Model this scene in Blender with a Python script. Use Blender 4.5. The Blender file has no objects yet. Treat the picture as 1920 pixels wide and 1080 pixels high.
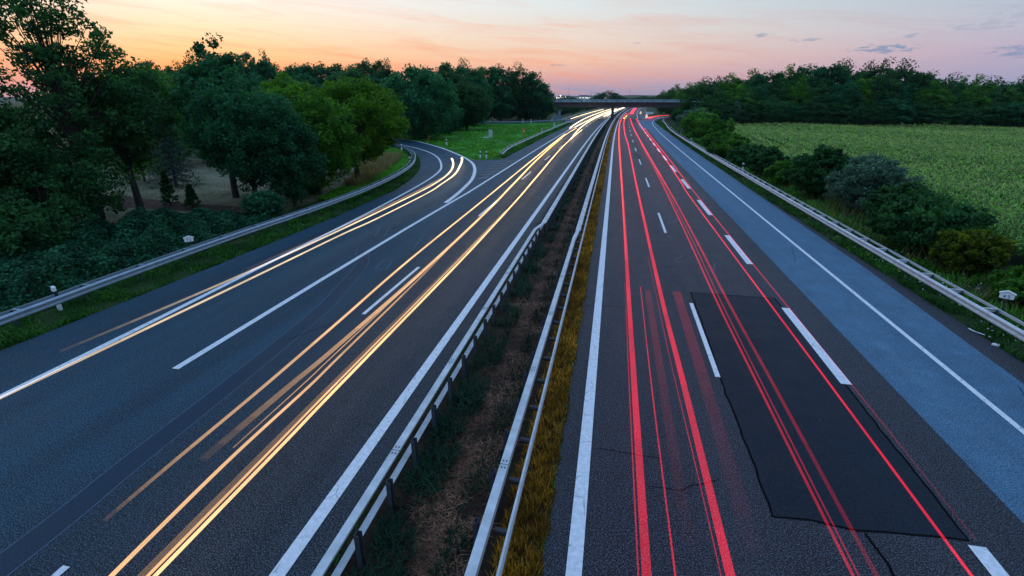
import bpy, math, random
import numpy as np
from mathutils import Vector, Matrix

# ------------------------------------------------------------------ camera, sky, light
scn = bpy.context.scene
COL = scn.collection
R = math.radians
cd = bpy.data.cameras.new('camera'); cam = bpy.data.objects.new('camera', cd); COL.objects.link(cam)
cd.lens = 18.0; cd.sensor_width = 36.0; cd.clip_start = 0.1; cd.clip_end = 20000
cam.location = (0, 0, 7.8); cam.rotation_euler = (R(90 - 20.29), 0, R(10.894))
scn.camera = cam
scn.view_settings.view_transform = 'Standard'; scn.view_settings.look = 'None'
scn.view_settings.exposure = 0.0; scn.view_settings.gamma = 1.0
cy = scn.cycles
cy.use_denoising = True
cy.max_bounces = 6; cy.diffuse_bounces = 3; cy.glossy_bounces = 2; cy.transparent_max_bounces = 24
cy.transmission_bounces = 3; cy.volume_bounces = 0; cy.sample_clamp_indirect = 4.0
cy.caustics_reflective = False; cy.caustics_refractive = False

SUN_AZ = R(41.0)          # sunset direction, to the left of the road's direction (+Y)
SUN_EL = R(1.5)
world = bpy.data.worlds.new("World"); scn.world = world; world.use_nodes = True
wt = world.node_tree; wt.nodes.clear()
def wn(t, **k):
    n = wt.nodes.new(t)
    for a, b in k.items(): setattr(n, a, b)
    return n
def wl(a, b): wt.links.new(a, b)
def wmath(op, a, b=None, c=None, clamp=False):
    n = wn('ShaderNodeMath', operation=op); n.use_clamp = clamp
    for i, v in enumerate((a, b, c)):
        if v is None: continue
        if isinstance(v, (int, float)): n.inputs[i].default_value = v
        else: wl(v, n.inputs[i])
    return n.outputs[0]
def wmix(f, a, b, mode='MIX'):
    n = wn('ShaderNodeMix', data_type='RGBA', blend_type=mode)
    for s, v in ((n.inputs[0], f), (n.inputs[6], a), (n.inputs[7], b)):
        if isinstance(v, (int, float)): s.default_value = v
        elif isinstance(v, tuple): s.default_value = (*v, 1)
        else: wl(v, s)
    return n.outputs[2]
def wramp(fac, stops):
    n = wn('ShaderNodeValToRGB'); e = n.color_ramp.elements
    while len(e) < len(stops): e.new(0.5)
    for el, (p, c) in zip(e, stops): el.position = p; el.color = (*c, 1)
    wl(fac, n.inputs[0]); return n.outputs[0]
def lin(r, g, b):
    f = lambda v: v / 12.92 if v <= 0.04045 else ((v + .055) / 1.055) ** 2.4
    return (f(r / 255), f(g / 255), f(b / 255))
tc = wn('ShaderNodeTexCoord'); sx = wn('ShaderNodeSeparateXYZ'); wl(tc.outputs['Generated'], sx.inputs[0])
X, Y, Z = sx.outputs
el = wmath('ARCSINE', Z)                                    # elevation, radians
az = wmath('ARCTAN2', X, Y)                                 # azimuth, + to the right
e01 = wmath('MULTIPLY_ADD', el, 1 / R(90), 0.0, True)       # 0 horizon .. 1 zenith
dsun = wmath('ABSOLUTE', wmath('ADD', az, SUN_AZ))
fs = wmath('MULTIPLY_ADD', dsun, -1 / R(73), 1.0, True)     # 1 at the sun, 0 78 degrees away
d = 1 / 90
warm = wramp(e01, [(0, lin(205, 150, 160)), (1.2 * d, lin(238, 145, 120)), (2.6 * d, lin(252, 162, 98)), (4.2 * d, lin(250, 198, 142)),
                   (6.0 * d, lin(252, 222, 186)), (8.5 * d, lin(252, 241, 230)), (16 * d, lin(225, 233, 240)), (35 * d, (0.52, 0.76, 1.15)), (1, (0.44, 0.74, 1.3))])
cool = wramp(e01, [(0, lin(140, 150, 180)), (1.5 * d, lin(160, 158, 186)), (3.5 * d, lin(182, 168, 190)), (5.5 * d, lin(182, 184, 200)),
                   (8.5 * d, lin(165, 188, 204)), (15 * d, lin(160, 192, 220)), (35 * d, (0.36, 0.62, 1.05)), (1, (0.42, 0.72, 1.3))])
mid = wramp(e01, [(0, lin(142, 142, 164)), (0.9 * d, lin(168, 152, 172)), (2.0 * d, lin(214, 164, 162)), (3.6 * d, lin(236, 190, 166)),
                  (5.6 * d, lin(230, 210, 196)), (8.5 * d, lin(216, 223, 224)), (15 * d, lin(198, 216, 232)), (35 * d, (0.44, 0.69, 1.1)), (1, (0.43, 0.73, 1.3))])
f1 = wmath('MULTIPLY', fs, 2.0, None, True); f2 = wmath('MULTIPLY_ADD', fs, 2.0, -1.0, True)
base = wmix(f2, wmix(f1, cool, mid), warm)
# thin cirrus streaks
cv = wn('ShaderNodeCombineXYZ'); wl(wmath('MULTIPLY', az, 5.0), cv.inputs[0]); wl(wmath('MULTIPLY_ADD', el, 62.0, wmath('MULTIPLY', az, 5.5)), cv.inputs[1])
nz = wn('ShaderNodeTexNoise'); nz.inputs['Scale'].default_value = 1.0; nz.inputs['Detail'].default_value = 6; nz.inputs['Roughness'].default_value = .58
nz.inputs['Distortion'].default_value = .6; wl(cv.outputs[0], nz.inputs['Vector'])
streak = wmath('MULTIPLY', wmath('MULTIPLY_ADD', nz.outputs[0], 4.0, -1.9, True), wmath('MULTIPLY_ADD', e01, -7.0, 1.0, True))
base = wmix(wmath('MULTIPLY', streak, 0.8), base, wmix(f1, lin(165, 160, 190), lin(238, 150, 112)))
# small blue-grey evening clouds, each at its own bearing
cvn = wn('ShaderNodeTexNoise'); cvn.inputs['Scale'].default_value = 1.0; cvn.inputs['Detail'].default_value = 5; cvn.inputs['Roughness'].default_value = .62
cc = wn('ShaderNodeCombineXYZ'); wl(wmath('MULTIPLY', az, 62.0), cc.inputs[0]); wl(wmath('MULTIPLY', el, 210.0), cc.inputs[1]); wl(cc.outputs[0], cvn.inputs['Vector'])
msk = None
def dirof(px, py):
    ps = R(10.894); p = R(20.29)
    F = np.array([-math.sin(ps) * math.cos(p), math.cos(ps) * math.cos(p), -math.sin(p)]); Rr = np.array([math.cos(ps), math.sin(ps), 0]); U = np.cross(Rr, F)
    v = F + Rr * (px - 960) / 960 - U * (py - 540) / 960; v /= np.linalg.norm(v)
    return math.atan2(v[0], v[1]), math.asin(v[2])
for (a0, e0, sw, sh, st) in [(22.6, 3.95, 2.6, .42, 1.0), (32.4, 3.35, 3.2, .48, .95), (16.6, 4.95, 1.3, .2, .7), (12.9, 5.5, .9, .22, .75), (-6.2, 3.25, 1.0, .13, .6),
                             (24.2, 4.9, .7, .22, .6), (1.5, 5.2, .7, .13, .35), (33.6, 5.9, 5.0, .9, .30), (28.5, 5.3, 2.5, .35, .35)]:
    u = wmath('MULTIPLY_ADD', az, 1 / R(sw), -a0 / sw); w = wmath('MULTIPLY_ADD', el, 1 / R(sh), -e0 / sh)
    r2 = wmath('ADD', wmath('MULTIPLY', u, u), wmath('MULTIPLY', w, w))
    g = wmath('MULTIPLY', wmath('SUBTRACT', 1.0, wmath('ADD', r2, wmath('MULTIPLY_ADD', cvn.outputs[0], 6.5, -3.1)), None, False), st * 1.1, None, True)
    g = wmath('MULTIPLY', g, wmath('SUBTRACT', 1.9, r2, None, True)); g = wmath('MINIMUM', g, st)
    msk = g if msk is None else wmath('MAXIMUM', msk, g)
base = wmix(wmath('MULTIPLY', msk, 0.8), base, lin(118, 140, 172))
sky = wn('ShaderNodeTexSky', sky_type='NISHITA'); sky.sun_disc = False; sky.sun_elevation = SUN_EL; sky.sun_rotation = -SUN_AZ
b1 = wn('ShaderNodeBackground'); wl(base, b1.inputs[0]); b1.inputs[1].default_value = 1.08
b2 = wn('ShaderNodeBackground'); wl(sky.outputs[0], b2.inputs[0]); b2.inputs[1].default_value = 0.012
ad = wn('ShaderNodeAddShader'); wl(b1.outputs[0], ad.inputs[0]); wl(b2.outputs[0], ad.inputs[1])
wo = wn('ShaderNodeOutputWorld'); wl(ad.outputs[0], wo.inputs[0])
sl = bpy.data.lights.new('sunset_sun', 'SUN'); sl.energy = 0.35; sl.angle = R(9); sl.color = (1.0, 0.52, 0.28)
so = bpy.data.objects.new('sunset_sun', sl); COL.objects.link(so); so.location = (-60, 60, 40)
sd = Vector((-math.sin(SUN_AZ) * math.cos(R(4)), math.cos(SUN_AZ) * math.cos(R(4)), math.sin(R(4))))
so.rotation_euler = sd.to_track_quat('Z', 'Y').to_euler()

# ------------------------------------------------------------------ helpers
def cur(y):                                  # the road's sideways shift: straight, then a wide right-hand bend
    return (0.009 * (y - 76)) ** 2 if y > 76 else 0.0
def tag(o, label=None, cat=None, group=None, kind=None):
    if label: o['label'] = label
    if cat: o['category'] = cat
    if group: o['group'] = group
    if kind: o['kind'] = kind
    return o
def thing(name, label, cat, loc=(0, 0, 0), rz=0.0, group=None):
    o = bpy.data.objects.new(name, None); COL.objects.link(o); o.location = loc; o.rotation_euler = (0, 0, rz); o.empty_display_size = .3
    return tag(o, label, cat, group)
class MB:
    def __init__(s): s.v = []; s.f = []; s.m = []; s.n = 0; s.t = []
    def add(s, v, f, m=0, t=None):
        v = np.asarray(v, dtype=np.float32).reshape(-1, 3); f = np.asarray(f, dtype=np.int32)
        s.v.append(v); s.f.append(f + s.n); s.n += len(v); s.m.append(np.full(len(f), m, dtype=np.int32))
        s.t.append(np.zeros(len(f), dtype=np.float32) if t is None else np.broadcast_to(np.asarray(t, dtype=np.float32), (len(f),)))
        return s
    def box(s, c, d, m=0, M=None):
        x, y, z = d[0] / 2, d[1] / 2, d[2] / 2
        v = np.array([(-x, -y, -z), (x, -y, -z), (x, y, -z), (-x, y, -z), (-x, -y, z), (x, -y, z), (x, y, z), (-x, y, z)], dtype=float)
        if M is not None: v = v @ np.array(M.to_3x3()).T
        return s.add(v + np.array(c), [(3, 2, 1, 0), (4, 5, 6, 7), (0, 1, 5, 4), (1, 2, 6, 5), (2, 3, 7, 6), (3, 0, 4, 7)], m)
    def tube(s, pts, rad, k=8, m=0, t=None, cap=True):
        pts = np.asarray(pts, dtype=float); n = len(pts); rad = np.broadcast_to(rad, (n,))
        tg = np.gradient(pts, axis=0); tg /= np.linalg.norm(tg, axis=1, keepdims=True) + 1e-9
        ref = np.array([0, 0, 1.0]) if abs(tg[0][2]) < .9 else np.array([1.0, 0, 0])
        a = np.cross(tg, ref); a /= np.linalg.norm(a, axis=1, keepdims=True) + 1e-9; b = np.cross(a, tg)
        th = np.arange(k) * 2 * math.pi / k
        v = pts[:, None, :] + rad[:, None, None] * (a[:, None, :] * np.cos(th)[None, :, None] + b[:, None, :] * np.sin(th)[None, :, None])
        f = [(i * k + j, i * k + (j + 1) % k, (i + 1) * k + (j + 1) % k, (i + 1) * k + j) for i in range(n - 1) for j in range(k)]
        s.add(v.reshape(-1, 3), f, m, None if t is None else np.repeat(np.asarray(t)[:n - 1], k))
        if cap and k == 4: s.add(v[0], [(0, 1, 2, 3)], m); s.add(v[-1], [(3, 2, 1, 0)], m)
        elif cap:
            for e, q in ((0, pts[0]), (-1, pts[-1])):
                vv = np.vstack([v[e], q]); s.add(vv, [(j, (j + 1) % k, k, k) for j in range(k)], m)
        return s
    def sweep(s, path, prof, m=0, closed=False):      # profile (side, z) swept along a ground path; side + is to the right of travel
        p = np.asarray(path, dtype=float)[:, :2]; t = np.gradient(p, axis=0); t /= np.linalg.norm(t, axis=1, keepdims=True)
        nrm = np.stack([t[:, 1], -t[:, 0]], 1); pr = np.asarray(prof, dtype=float); k = len(pr)
        xy = p[:, None, :] + nrm[:, None, :] * pr[None, :, 0:1]
        v = np.concatenate([xy, np.broadcast_to(pr[None, :, 1:2], (len(p), k, 1))], 2).reshape(-1, 3)
        kk = k if closed else k - 1
        f = [(i * k + j, i * k + (j + 1) % k, (i + 1) * k + (j + 1) % k, (i + 1) * k + j) for i in range(len(p) - 1) for j in range(kk)]
        return s.add(v, f, m)
    def prism(s, poly, z0, z1, m=0):
        n = len(poly); v = [(x, y, z0) for x, y in poly] + [(x, y, z1) for x, y in poly]
        from mathutils.geometry import tessellate_polygon
        tr = tessellate_polygon([[Vector((x, y, 0)) for x, y in poly]])
        f = [(i, (i + 1) % n, (i + 1) % n + n, i + n) for i in range(n)]
        s.add(v, f, m); s.add(v, [(a + n, b + n, c + n, c + n) for a, b, c in tr] + [(c, b, a, a) for a, b, c in tr], m); return s
    def build(s, name, mats, parent=None, smooth=False, tint=False):
        me = bpy.data.meshes.new(name); v = np.vstack(s.v); f = np.vstack([x if x.shape[1] == 4 else np.c_[x, x[:, -1]] for x in s.f])
        tri = f[:, 3] == f[:, 2]; ln = np.where(tri, 3, 4); st = np.concatenate([[0], np.cumsum(ln)[:-1]])
        keep = np.ones_like(f, dtype=bool); keep[tri, 3] = False
        me.vertices.add(len(v)); me.vertices.foreach_set('co', v.astype(np.float32).ravel())
        me.loops.add(int(ln.sum())); me.loops.foreach_set('vertex_index', f[keep].astype(np.int32))
        me.polygons.add(len(f)); me.polygons.foreach_set('loop_start', st.astype(np.int32)); me.polygons.foreach_set('loop_total', ln.astype(np.int32))
        me.polygons.foreach_set('material_index', np.concatenate(s.m).astype(np.int32))
        me.polygons.foreach_set('use_smooth', np.full(len(f), bool(smooth)))
        if tint:
            at = me.attributes.new('tint', 'FLOAT', 'FACE'); at.data.foreach_set('value', np.concatenate(s.t).astype(np.float32))
        for mt in (mats if isinstance(mats, (list, tuple)) else [mats]): me.materials.append(mt)
        me.update(); me.validate()
        o = bpy.data.objects.new(name, me); COL.objects.link(o)
        if parent: o.parent = parent
        return o
def smooth(pts, n=8):
    p = np.asarray(pts, dtype=float); out = []
    q = np.vstack([2 * p[0] - p[1], p, 2 * p[-1] - p[-2]])
    for i in range(1, len(q) - 2):
        for k in range(n):
            t = k / n; a, b, c, d2 = q[i - 1], q[i], q[i + 1], q[i + 2]
            out.append(.5 * ((2 * b) + (c - a) * t + (2 * a - 5 * b + 4 * c - d2) * t * t + (3 * b - a - 3 * c + d2) * t ** 3))
    out.append(p[-1]); return np.array(out)
def lane(x, y0, y1, step=6.0):               # a line that follows the road at side offset x (number or function of y)
    ys = np.linspace(y0, y1, max(2, int((y1 - y0) / step) + 1)); fx = x if callable(x) else (lambda y: x)
    return np.array([(fx(y) + cur(y), y) for y in ys])
def ribbon(mb, path, w, z, m=0): return mb.sweep(path, [(-w / 2, z), (w / 2, z)], m)
def copy_tree(o, parent=None):
    c = o.copy(); COL.objects.link(c); c.parent = parent
    for ch in list(o.children): copy_tree(ch, c)
    return c
def rotz(p, a): c, s = math.cos(a), math.sin(a); return np.stack([p[..., 0] * c - p[..., 1] * s, p[..., 0] * s + p[..., 1] * c, p[..., 2]], -1)

# ------------------------------------------------------------------ materials
class NT:
    def __init__(s, name):
        s.mat = bpy.data.materials.new(name); s.mat.use_nodes = True; s.t = s.mat.node_tree; s.b = s.t.nodes['Principled BSDF']; s.out = s.t.nodes['Material Output']
    def n(s, t, **k):
        n = s.t.nodes.new(t)
        for a, b in k.items(): setattr(n, a, b)
        return n
    def l(s, a, b): s.t.links.new(a, b)
    def co(s): return s.n('ShaderNodeTexCoord').outputs['Object']
    def noise(s, scale, detail=3, rough=.55, vec=None, stretch=None, dist=0.0):
        v = vec or s.co()
        if stretch:
            mp = s.n('ShaderNodeMapping'); mp.inputs['Scale'].default_value = stretch; s.l(v, mp.inputs[0]); v = mp.outputs[0]
        n = s.n('ShaderNodeTexNoise'); n.inputs['Scale'].default_value = scale; n.inputs['Detail'].default_value = detail; n.inputs['Roughness'].default_value = rough
        n.inputs['Distortion'].default_value = dist; s.l(v, n.inputs['Vector']); return n.outputs[0]
    def ramp(s, f, stops):
        n = s.n('ShaderNodeValToRGB'); e = n.color_ramp.elements
        while len(e) < len(stops): e.new(.5)
        for q, (p, c) in zip(e, stops): q.position = p; q.color = (*(c if isinstance(c, tuple) else (c, c, c)), 1)
        s.l(f, n.inputs[0]); return n.outputs[0]
    def mix(s, f, a, b, mode='MIX'):
        n = s.n('ShaderNodeMix', data_type='RGBA', blend_type=mode)
        for q, v in ((n.inputs[0], f), (n.inputs[6], a), (n.inputs[7], b)):
            if isinstance(v, (int, float)): q.default_value = v
            elif isinstance(v, tuple): q.default_value = (*v, 1)
            else: s.l(v, q)
        return n.outputs[2]
    def math(s, op, a, b=0.0, c=0.0, clamp=False):
        n = s.n('ShaderNodeMath', operation=op); n.use_clamp = clamp
        for i, v in enumerate((a, b, c)):
            if isinstance(v, (int, float)): n.inputs[i].default_value = v
            else: s.l(v, n.inputs[i])
        return n.outputs[0]
    def bump(s, h, st=.3, d=.02):
        n = s.n('ShaderNodeBump'); n.inputs['Strength'].default_value = st; n.inputs['Distance'].default_value = d; s.l(h, n.inputs['Height']); s.l(n.outputs[0], s.b.inputs['Normal'])
    def set(s, color=None, rough=None, metal=None, spec=None):
        if color is not None:
            if isinstance(color, tuple): s.b.inputs['Base Color'].default_value = (*color, 1)
            else: s.l(color, s.b.inputs['Base Color'])
        if rough is not None:
            if isinstance(rough, (int, float)): s.b.inputs['Roughness'].default_value = rough
            else: s.l(rough, s.b.inputs['Roughness'])
        if metal is not None: s.b.inputs['Metallic'].default_value = metal
        if spec is not None: s.b.inputs['Specular IOR Level'].default_value = spec
        return s.mat
def asphalt(name, dark, light, spec=.15, rough=.62, grain=33, fleck=.55, gc=1.0, tint=None):
    t = NT(name)
    big = t.noise(.35, 4, .6, stretch=(1.6, .10, 1)); pat = t.noise(1.1, 5, .65)
    col = t.mix(t.ramp(big, [(.3, 0.0), (.7, 1.0)]), dark, light)
    col = t.mix(.35, col, t.ramp(pat, [(.3, .25), (.7, .8)]), 'OVERLAY')
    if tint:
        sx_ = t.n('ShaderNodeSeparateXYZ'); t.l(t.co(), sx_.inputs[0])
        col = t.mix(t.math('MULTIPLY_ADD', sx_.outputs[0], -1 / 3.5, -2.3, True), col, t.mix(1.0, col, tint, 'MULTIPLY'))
    gr = t.noise(grain, 1, .6)
    col = t.mix(1.0, col, t.ramp(gr, [(.34, 1 - .85 * gc), (.46, 1 - .35 * gc), (.56, 1 + .5 * gc), (.66, 1 + 1.6 * gc)]), 'MULTIPLY')
    fl = t.ramp(t.noise(grain * 1.35, 0, .5), [(.62, 0.0), (.70, 1.0)])
    col = t.mix(t.math('MULTIPLY', fl, fleck), col, (.17, .20, .25))
    t.bump(gr, .5, .01)
    return t.set(col, t.ramp(pat, [(.3, rough - .07), (.7, rough + .08)]), spec=spec)
M = {}
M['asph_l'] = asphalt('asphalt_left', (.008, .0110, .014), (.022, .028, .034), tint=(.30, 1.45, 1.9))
M['asph_r'] = asphalt('asphalt_right', (.012, .0115, .015), (.028, .0265, .032))
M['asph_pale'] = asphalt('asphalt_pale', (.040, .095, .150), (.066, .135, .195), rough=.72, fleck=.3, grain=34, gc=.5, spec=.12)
M['asph_edge'] = asphalt('asphalt_edge', (.045, .05, .055), (.065, .07, .076))
M['asph_patch'] = asphalt('asphalt_patch', (.002, .006, .012), (.004, .010, .019), rough=.62, fleck=.06, gc=.5)
M['asph_seam'] = asphalt('asphalt_seam', (.004, .018, .036), (.007, .026, .048), rough=.5, fleck=.03, gc=.3)
t = NT('sealing_tar'); M['tar'] = t.set((.003, .003, .004), .85, spec=.05)
def paint(name, c, worn=.5, hole=.12):
    t = NT(name); a = t.noise(9, 5, .7); b = t.noise(60, 2, .7)
    vo = t.n('ShaderNodeTexVoronoi', feature='DISTANCE_TO_EDGE'); vo.inputs['Scale'].default_value = 1.6
    ds = t.noise(2.5, 4, .6); mx = t.mix(.25, t.co(), t.n('ShaderNodeTexNoise').outputs[1]); t.l(mx, vo.inputs['Vector'])
    crack = t.ramp(vo.outputs[0], [(.0, 1.0), (.022, 0.0)])
    col = t.mix(t.ramp(a, [(.3, 0.0), (.75, worn)]), c, tuple(x * .55 for x in c))
    col = t.mix(t.math('MULTIPLY', crack, t.ramp(ds, [(.45, 0.0), (.62, .75)])), col, (.06, .06, .065))
    col = t.mix(t.ramp(b, [(.70, 0.0), (.78, hole * 3)]), col, (.08, .08, .09))
    t.bump(b, .3, .004); return t.set(col, .6)
M['paint'] = paint('road_paint', (.72, .73, .75), .85, .2); M['paint_dull'] = paint('faded_road_paint', (.14, .15, .165), 1.0)
M['outline'] = paint('sealed_joint', (.05, .10, .17), 1.0)
def metal(name, c, rough=.42, m=.45):
    t = NT(name); a = t.noise(3, 5, .7); col = t.mix(t.ramp(a, [(.3, 0.0), (.75, .6)]), c, tuple(x * .42 for x in c))
    t.bump(t.noise(20, 2), .08, .01); return t.set(col, t.ramp(a, [(.3, rough), (.7, rough + .18)]), m)
M['steel'] = metal('galvanised_steel', (.52, .55, .58)); M['steel_dark'] = metal('weathered_steel', (.045, .055, .07), .6, .2)
M['steel_blue'] = metal('blue_grey_steel', (.30, .38, .44)); M['bolt'] = metal('bolt_steel', (.03, .035, .04), .5, .3); M['steel_pale'] = metal('pale_steel', (.60, .60, .62), .5, .2)
def ground_mat(name, stops, scale, fine=9.0, bump=.6):
    t = NT(name); a = t.noise(scale, 6, .62, dist=.4); b = t.noise(fine, 6, .75)
    col = t.ramp(a, stops); col = t.mix(.75, col, t.ramp(b, [(.25, .08), (.5, .5), (.75, .95)]), 'OVERLAY'); t.bump(b, bump, .12); return t.set(col, .95, spec=.15)
M['ground'] = ground_mat('rough_grass_ground', [(.3, (.012, .028, .008)), (.5, (.024, .050, .012)), (.7, (.05, .06, .022))], .25)
M['verge'] = ground_mat('verge_soil', [(.3, (.010, .022, .007)), (.55, (.020, .040, .010)), (.75, (.04, .045, .016))], .8)
M['lawn'] = ground_mat('mown_grass', [(.25, (.045, .055, .018)), (.42, (.020, .10, .010)), (.6, (.05, .26, .02)), (.8, (.10, .34, .03))], .10, 3.0)
M['median'] = ground_mat('median_litter', [(.3, (.010, .006, .004)), (.5, (.045, .026, .018)), (.64, (.04, .032, .014)), (.8, (.006, .014, .005))], .9, 14.0, 1.0)
M['dry'] = ground_mat('dry_turf', [(.3, (.02, .012, .003)), (.6, (.09, .05, .008)), (.8, (.05, .04, .006))], 2.0, 25.0, 1.0)
M['garden'] = ground_mat('dry_garden_lawn', [(.3, (.060, .080, .030)), (.5, (.15, .145, .085)), (.7, (.22, .19, .13))], .35, 6.0, .8)
M['soil'] = ground_mat('dug_soil', [(.3, (.045, .025, .020)), (.7, (.10, .058, .045))], .8, 12.0, 1.0)
M['field'] = ground_mat('field_soil', [(.3, (.012, .015, .007)), (.7, (.03, .03, .015))], .5)
def leafmat(name, c, c2, trans=.35, rough=.55):
    t = NT(name); at = t.n('ShaderNodeAttribute', attribute_name='tint'); f = at.outputs['Fac']
    oi = t.n('ShaderNodeObjectInfo')
    col = t.mix(f, c, c2); col = t.mix(.5, col, t.ramp(oi.outputs['Random'], [(0, .35), (1, .68)]), 'OVERLAY')
    t.set(col, rough, spec=.12); tr = t.n('ShaderNodeBsdfTranslucent'); t.l(t.mix(1.0, col, (1.5, 1.6, .6), 'MULTIPLY'), tr.inputs[0])
    mx = t.n('ShaderNodeMixShader'); mx.inputs[0].default_value = trans; t.l(t.b.outputs[0], mx.inputs[1]); t.l(tr.outputs[0], mx.inputs[2]); t.l(mx.outputs[0], t.out.inputs[0])
    return t.mat
M['leaf_dark'] = leafmat('dark_foliage', (.005, .034, .013), (.050, .17, .050))
M['leaf_teal'] = leafmat('cool_foliage', (.004, .042, .020), (.040, .20, .085))
M['leaf_mid'] = leafmat('mid_foliage', (.010, .058, .008), (.095, .26, .022))
M['leaf_bright'] = leafmat('bright_foliage', (.018, .085, .006), (.13, .29, .020), .45)
M['leaf_yellow'] = leafmat('yellow_green_foliage', (.006, .034, .006), (.17, .20, .012), .4)
M['leaf_silver'] = leafmat('silver_foliage', (.045, .075, .068), (.13, .19, .17), .2)
M['leaf_willow'] = leafmat('grey_green_foliage', (.020, .055, .036), (.13, .25, .17), .2)
M['needle'] = leafmat('blue_needles', (.020, .045, .042), (.045, .085, .085), .1)
M['hedge'] = leafmat('bramble_leaves', (.003, .030, .015), (.040, .20, .090), .2)
M['maize'] = leafmat('maize_leaves', (.006, .050, .004), (.27, .56, .06), .3, .45)
M['tassel'] = leafmat('maize_tassels', (.24, .28, .08), (.55, .56, .24), .3)
M['blade'] = leafmat('grass_blades', (.006, .042, .005), (.07, .24, .018), .3)
M['blade_lawn'] = leafmat('lawn_blades', (.030, .13, .010), (.14, .42, .03), .35)
M['blade_dry'] = leafmat('golden_dry_blades', (.035, .014, .002), (.90, .46, .05), .3)
M['blade_straw'] = leafmat('straw_blades', (.13, .10, .045), (.34, .27, .14), .3)
M['blade_brown'] = leafmat('dead_stalks', (.030, .014, .008), (.40, .20, .12), .2)
M['blade_weed'] = leafmat('weed_leaves', (.003, .018, .009), (.012, .055, .026), .2)
t = NT('bark'); M['bark'] = t.set(t.ramp(t.noise(6, 5, .7, stretch=(1, 1, .2)), [(.3, (.014, .012, .010)), (.7, (.05, .042, .034))]), .9)
t = NT('dark_concrete'); M['conc'] = t.set(t.ramp(t.noise(.6, 5, .7), [(.3, (.030, .030, .034)), (.7, (.060, .058, .062))]), .85)
t = NT('white_plastic'); M['white'] = t.set((.72, .74, .76), .45)
t = NT('black_plastic'); M['black'] = t.set((.012, .012, .014), .5)
t = NT('orange_paint'); M['orange'] = t.set((.55, .11, .02), .45)
t = NT('sign_back'); M['signback'] = t.set(t.ramp(t.noise(2, 3), [(.3, (.10, .16, .22)), (.7, (.14, .21, .28))]), .5, .2)
t = NT('sign_blue'); M['signblue'] = t.set((.01, .04, .35), .4)
t = NT('house_wall'); M['house'] = t.set(t.ramp(t.noise(.1, 3), [(.3, (.35, .42, .48)), (.7, (.55, .60, .64))]), .8)
t = NT('roof_tiles'); M['roof'] = t.set((.06, .06, .07), .8)
t = NT('cabinet_grey'); M['cab'] = t.set((.45, .50, .52), .5)
def lamp(name, c, s):
    t = NT(name); t.b.inputs['Emission Color'].default_value = (*c, 1); t.b.inputs['Emission Strength'].default_value = s; return t.set((.5, .5, .5), .5)
M['lamp'] = lamp('lit_street_lamp', (1.0, .72, .38), 14.0); M['window'] = lamp('lit_window', (1.0, .80, .55), 3.0); M['amber'] = lamp('amber_light', (1.0, .45, .02), 6.0)
def streak_mat(name, c):
    t = NT(name); at = t.n('ShaderNodeAttribute', attribute_name='tint')
    em = t.n('ShaderNodeEmission'); em.inputs[0].default_value = (*c, 1); t.l(at.outputs['Fac'], em.inputs[1])
    tr = t.n('ShaderNodeBsdfTransparent'); a = t.n('ShaderNodeAddShader'); t.l(em.outputs[0], a.inputs[0]); t.l(tr.outputs[0], a.inputs[1]); t.l(a.outputs[0], t.out.inputs[0])
    return t.mat
M['head'] = streak_mat('headlight_streak', (1.0, .56, .24)); M['headw'] = streak_mat('bright_headlight_streak', (1.0, .74, .42)); M['yel'] = streak_mat('yellow_headlight_streak', (1.0, .50, .03))
M['tail'] = streak_mat('tail_light_streak', (1.0, .014, .042)); M['tailo'] = streak_mat('orange_tail_streak', (1.0, .12, .03))

# ------------------------------------------------------------------ ground, roads
def sheet(name, poly, z, mat, **k):
    from mathutils.geometry import tessellate_polygon
    tr = tessellate_polygon([[Vector((x, y, 0)) for x, y in poly]])
    mb = MB(); v = [(x, y, z) for x, y in poly]; fs = []
    for a, b, c in tr:
        (x1, y1), (x2, y2), (x3, y3) = poly[a], poly[b], poly[c]
        fs.append((a, b, c, c) if (x2 - x1) * (y3 - y1) - (x3 - x1) * (y2 - y1) > 0 else (a, c, b, b))
    mb.add(v, fs); o = mb.build(name, mat); tag(o, **k); return o
# one ground sheet to the horizon, rising into a low ridge far away
mb = MB(); gy = np.concatenate([np.linspace(-60, 400, 24), np.geomspace(450, 6000, 24)]); gx = np.concatenate([-np.geomspace(4500, 200, 16), np.linspace(-170, 170, 12), np.geomspace(200, 4500, 16)])
rg = np.random.default_rng(5); GV = []
for y in gy:
    for x in gx:
        q = min(1, max(0, (y - 1500) / 1400)); h = q * (16 + 6 * math.sin(x * .0031 + 1.2) + 5 * math.sin(x * .0094) + 2 * math.sin(x * .027))
        GV.append((x, y, -.05 + h))
nx = len(gx); mb.add(GV, [(j * nx + i, j * nx + i + 1, (j + 1) * nx + i + 1, (j + 1) * nx + i) for j in range(len(gy) - 1) for i in range(nx - 1)])
tag(mb.build('ground', M['ground'], smooth=True), kind='structure')

ramp_line_l = smooth([(-16.3, -6), (-16.35, 9.4), (-16.7, 20.5), (-17.4, 37), (-18.8, 53.2), (-21.2, 63.0), (-26.4, 75), (-34, 86), (-45, 97)])
ramp_line_r = smooth([(-12.75, 8), (-12.78, 30), (-12.95, 40), (-13.6, 47.5), (-14.4, 53), (-16.2, 60.5), (-18.6, 67.3), (-23, 76), (-31, 89), (-41, 101.7), (-55, 114)])
rail_l_path = smooth([(-20.45, -6), (-20.4, 12), (-20.5, 17), (-20.5, 24), (-20.2, 33), (-20.4, 41), (-21.4, 50), (-23.1, 58), (-25.4, 65), (-28.2, 71.6), (-33, 80), (-42, 91)])
edgeL = [(-19.6, -6), (-19.4, 12), (-19.1, 21), (-18.9, 33), (-19.3, 44), (-20.2, 50), (-21.9, 57), (-24.3, 64), (-27.2, 71), (-31.5, 79), (-40, 90), (-52, 101)]
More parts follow.
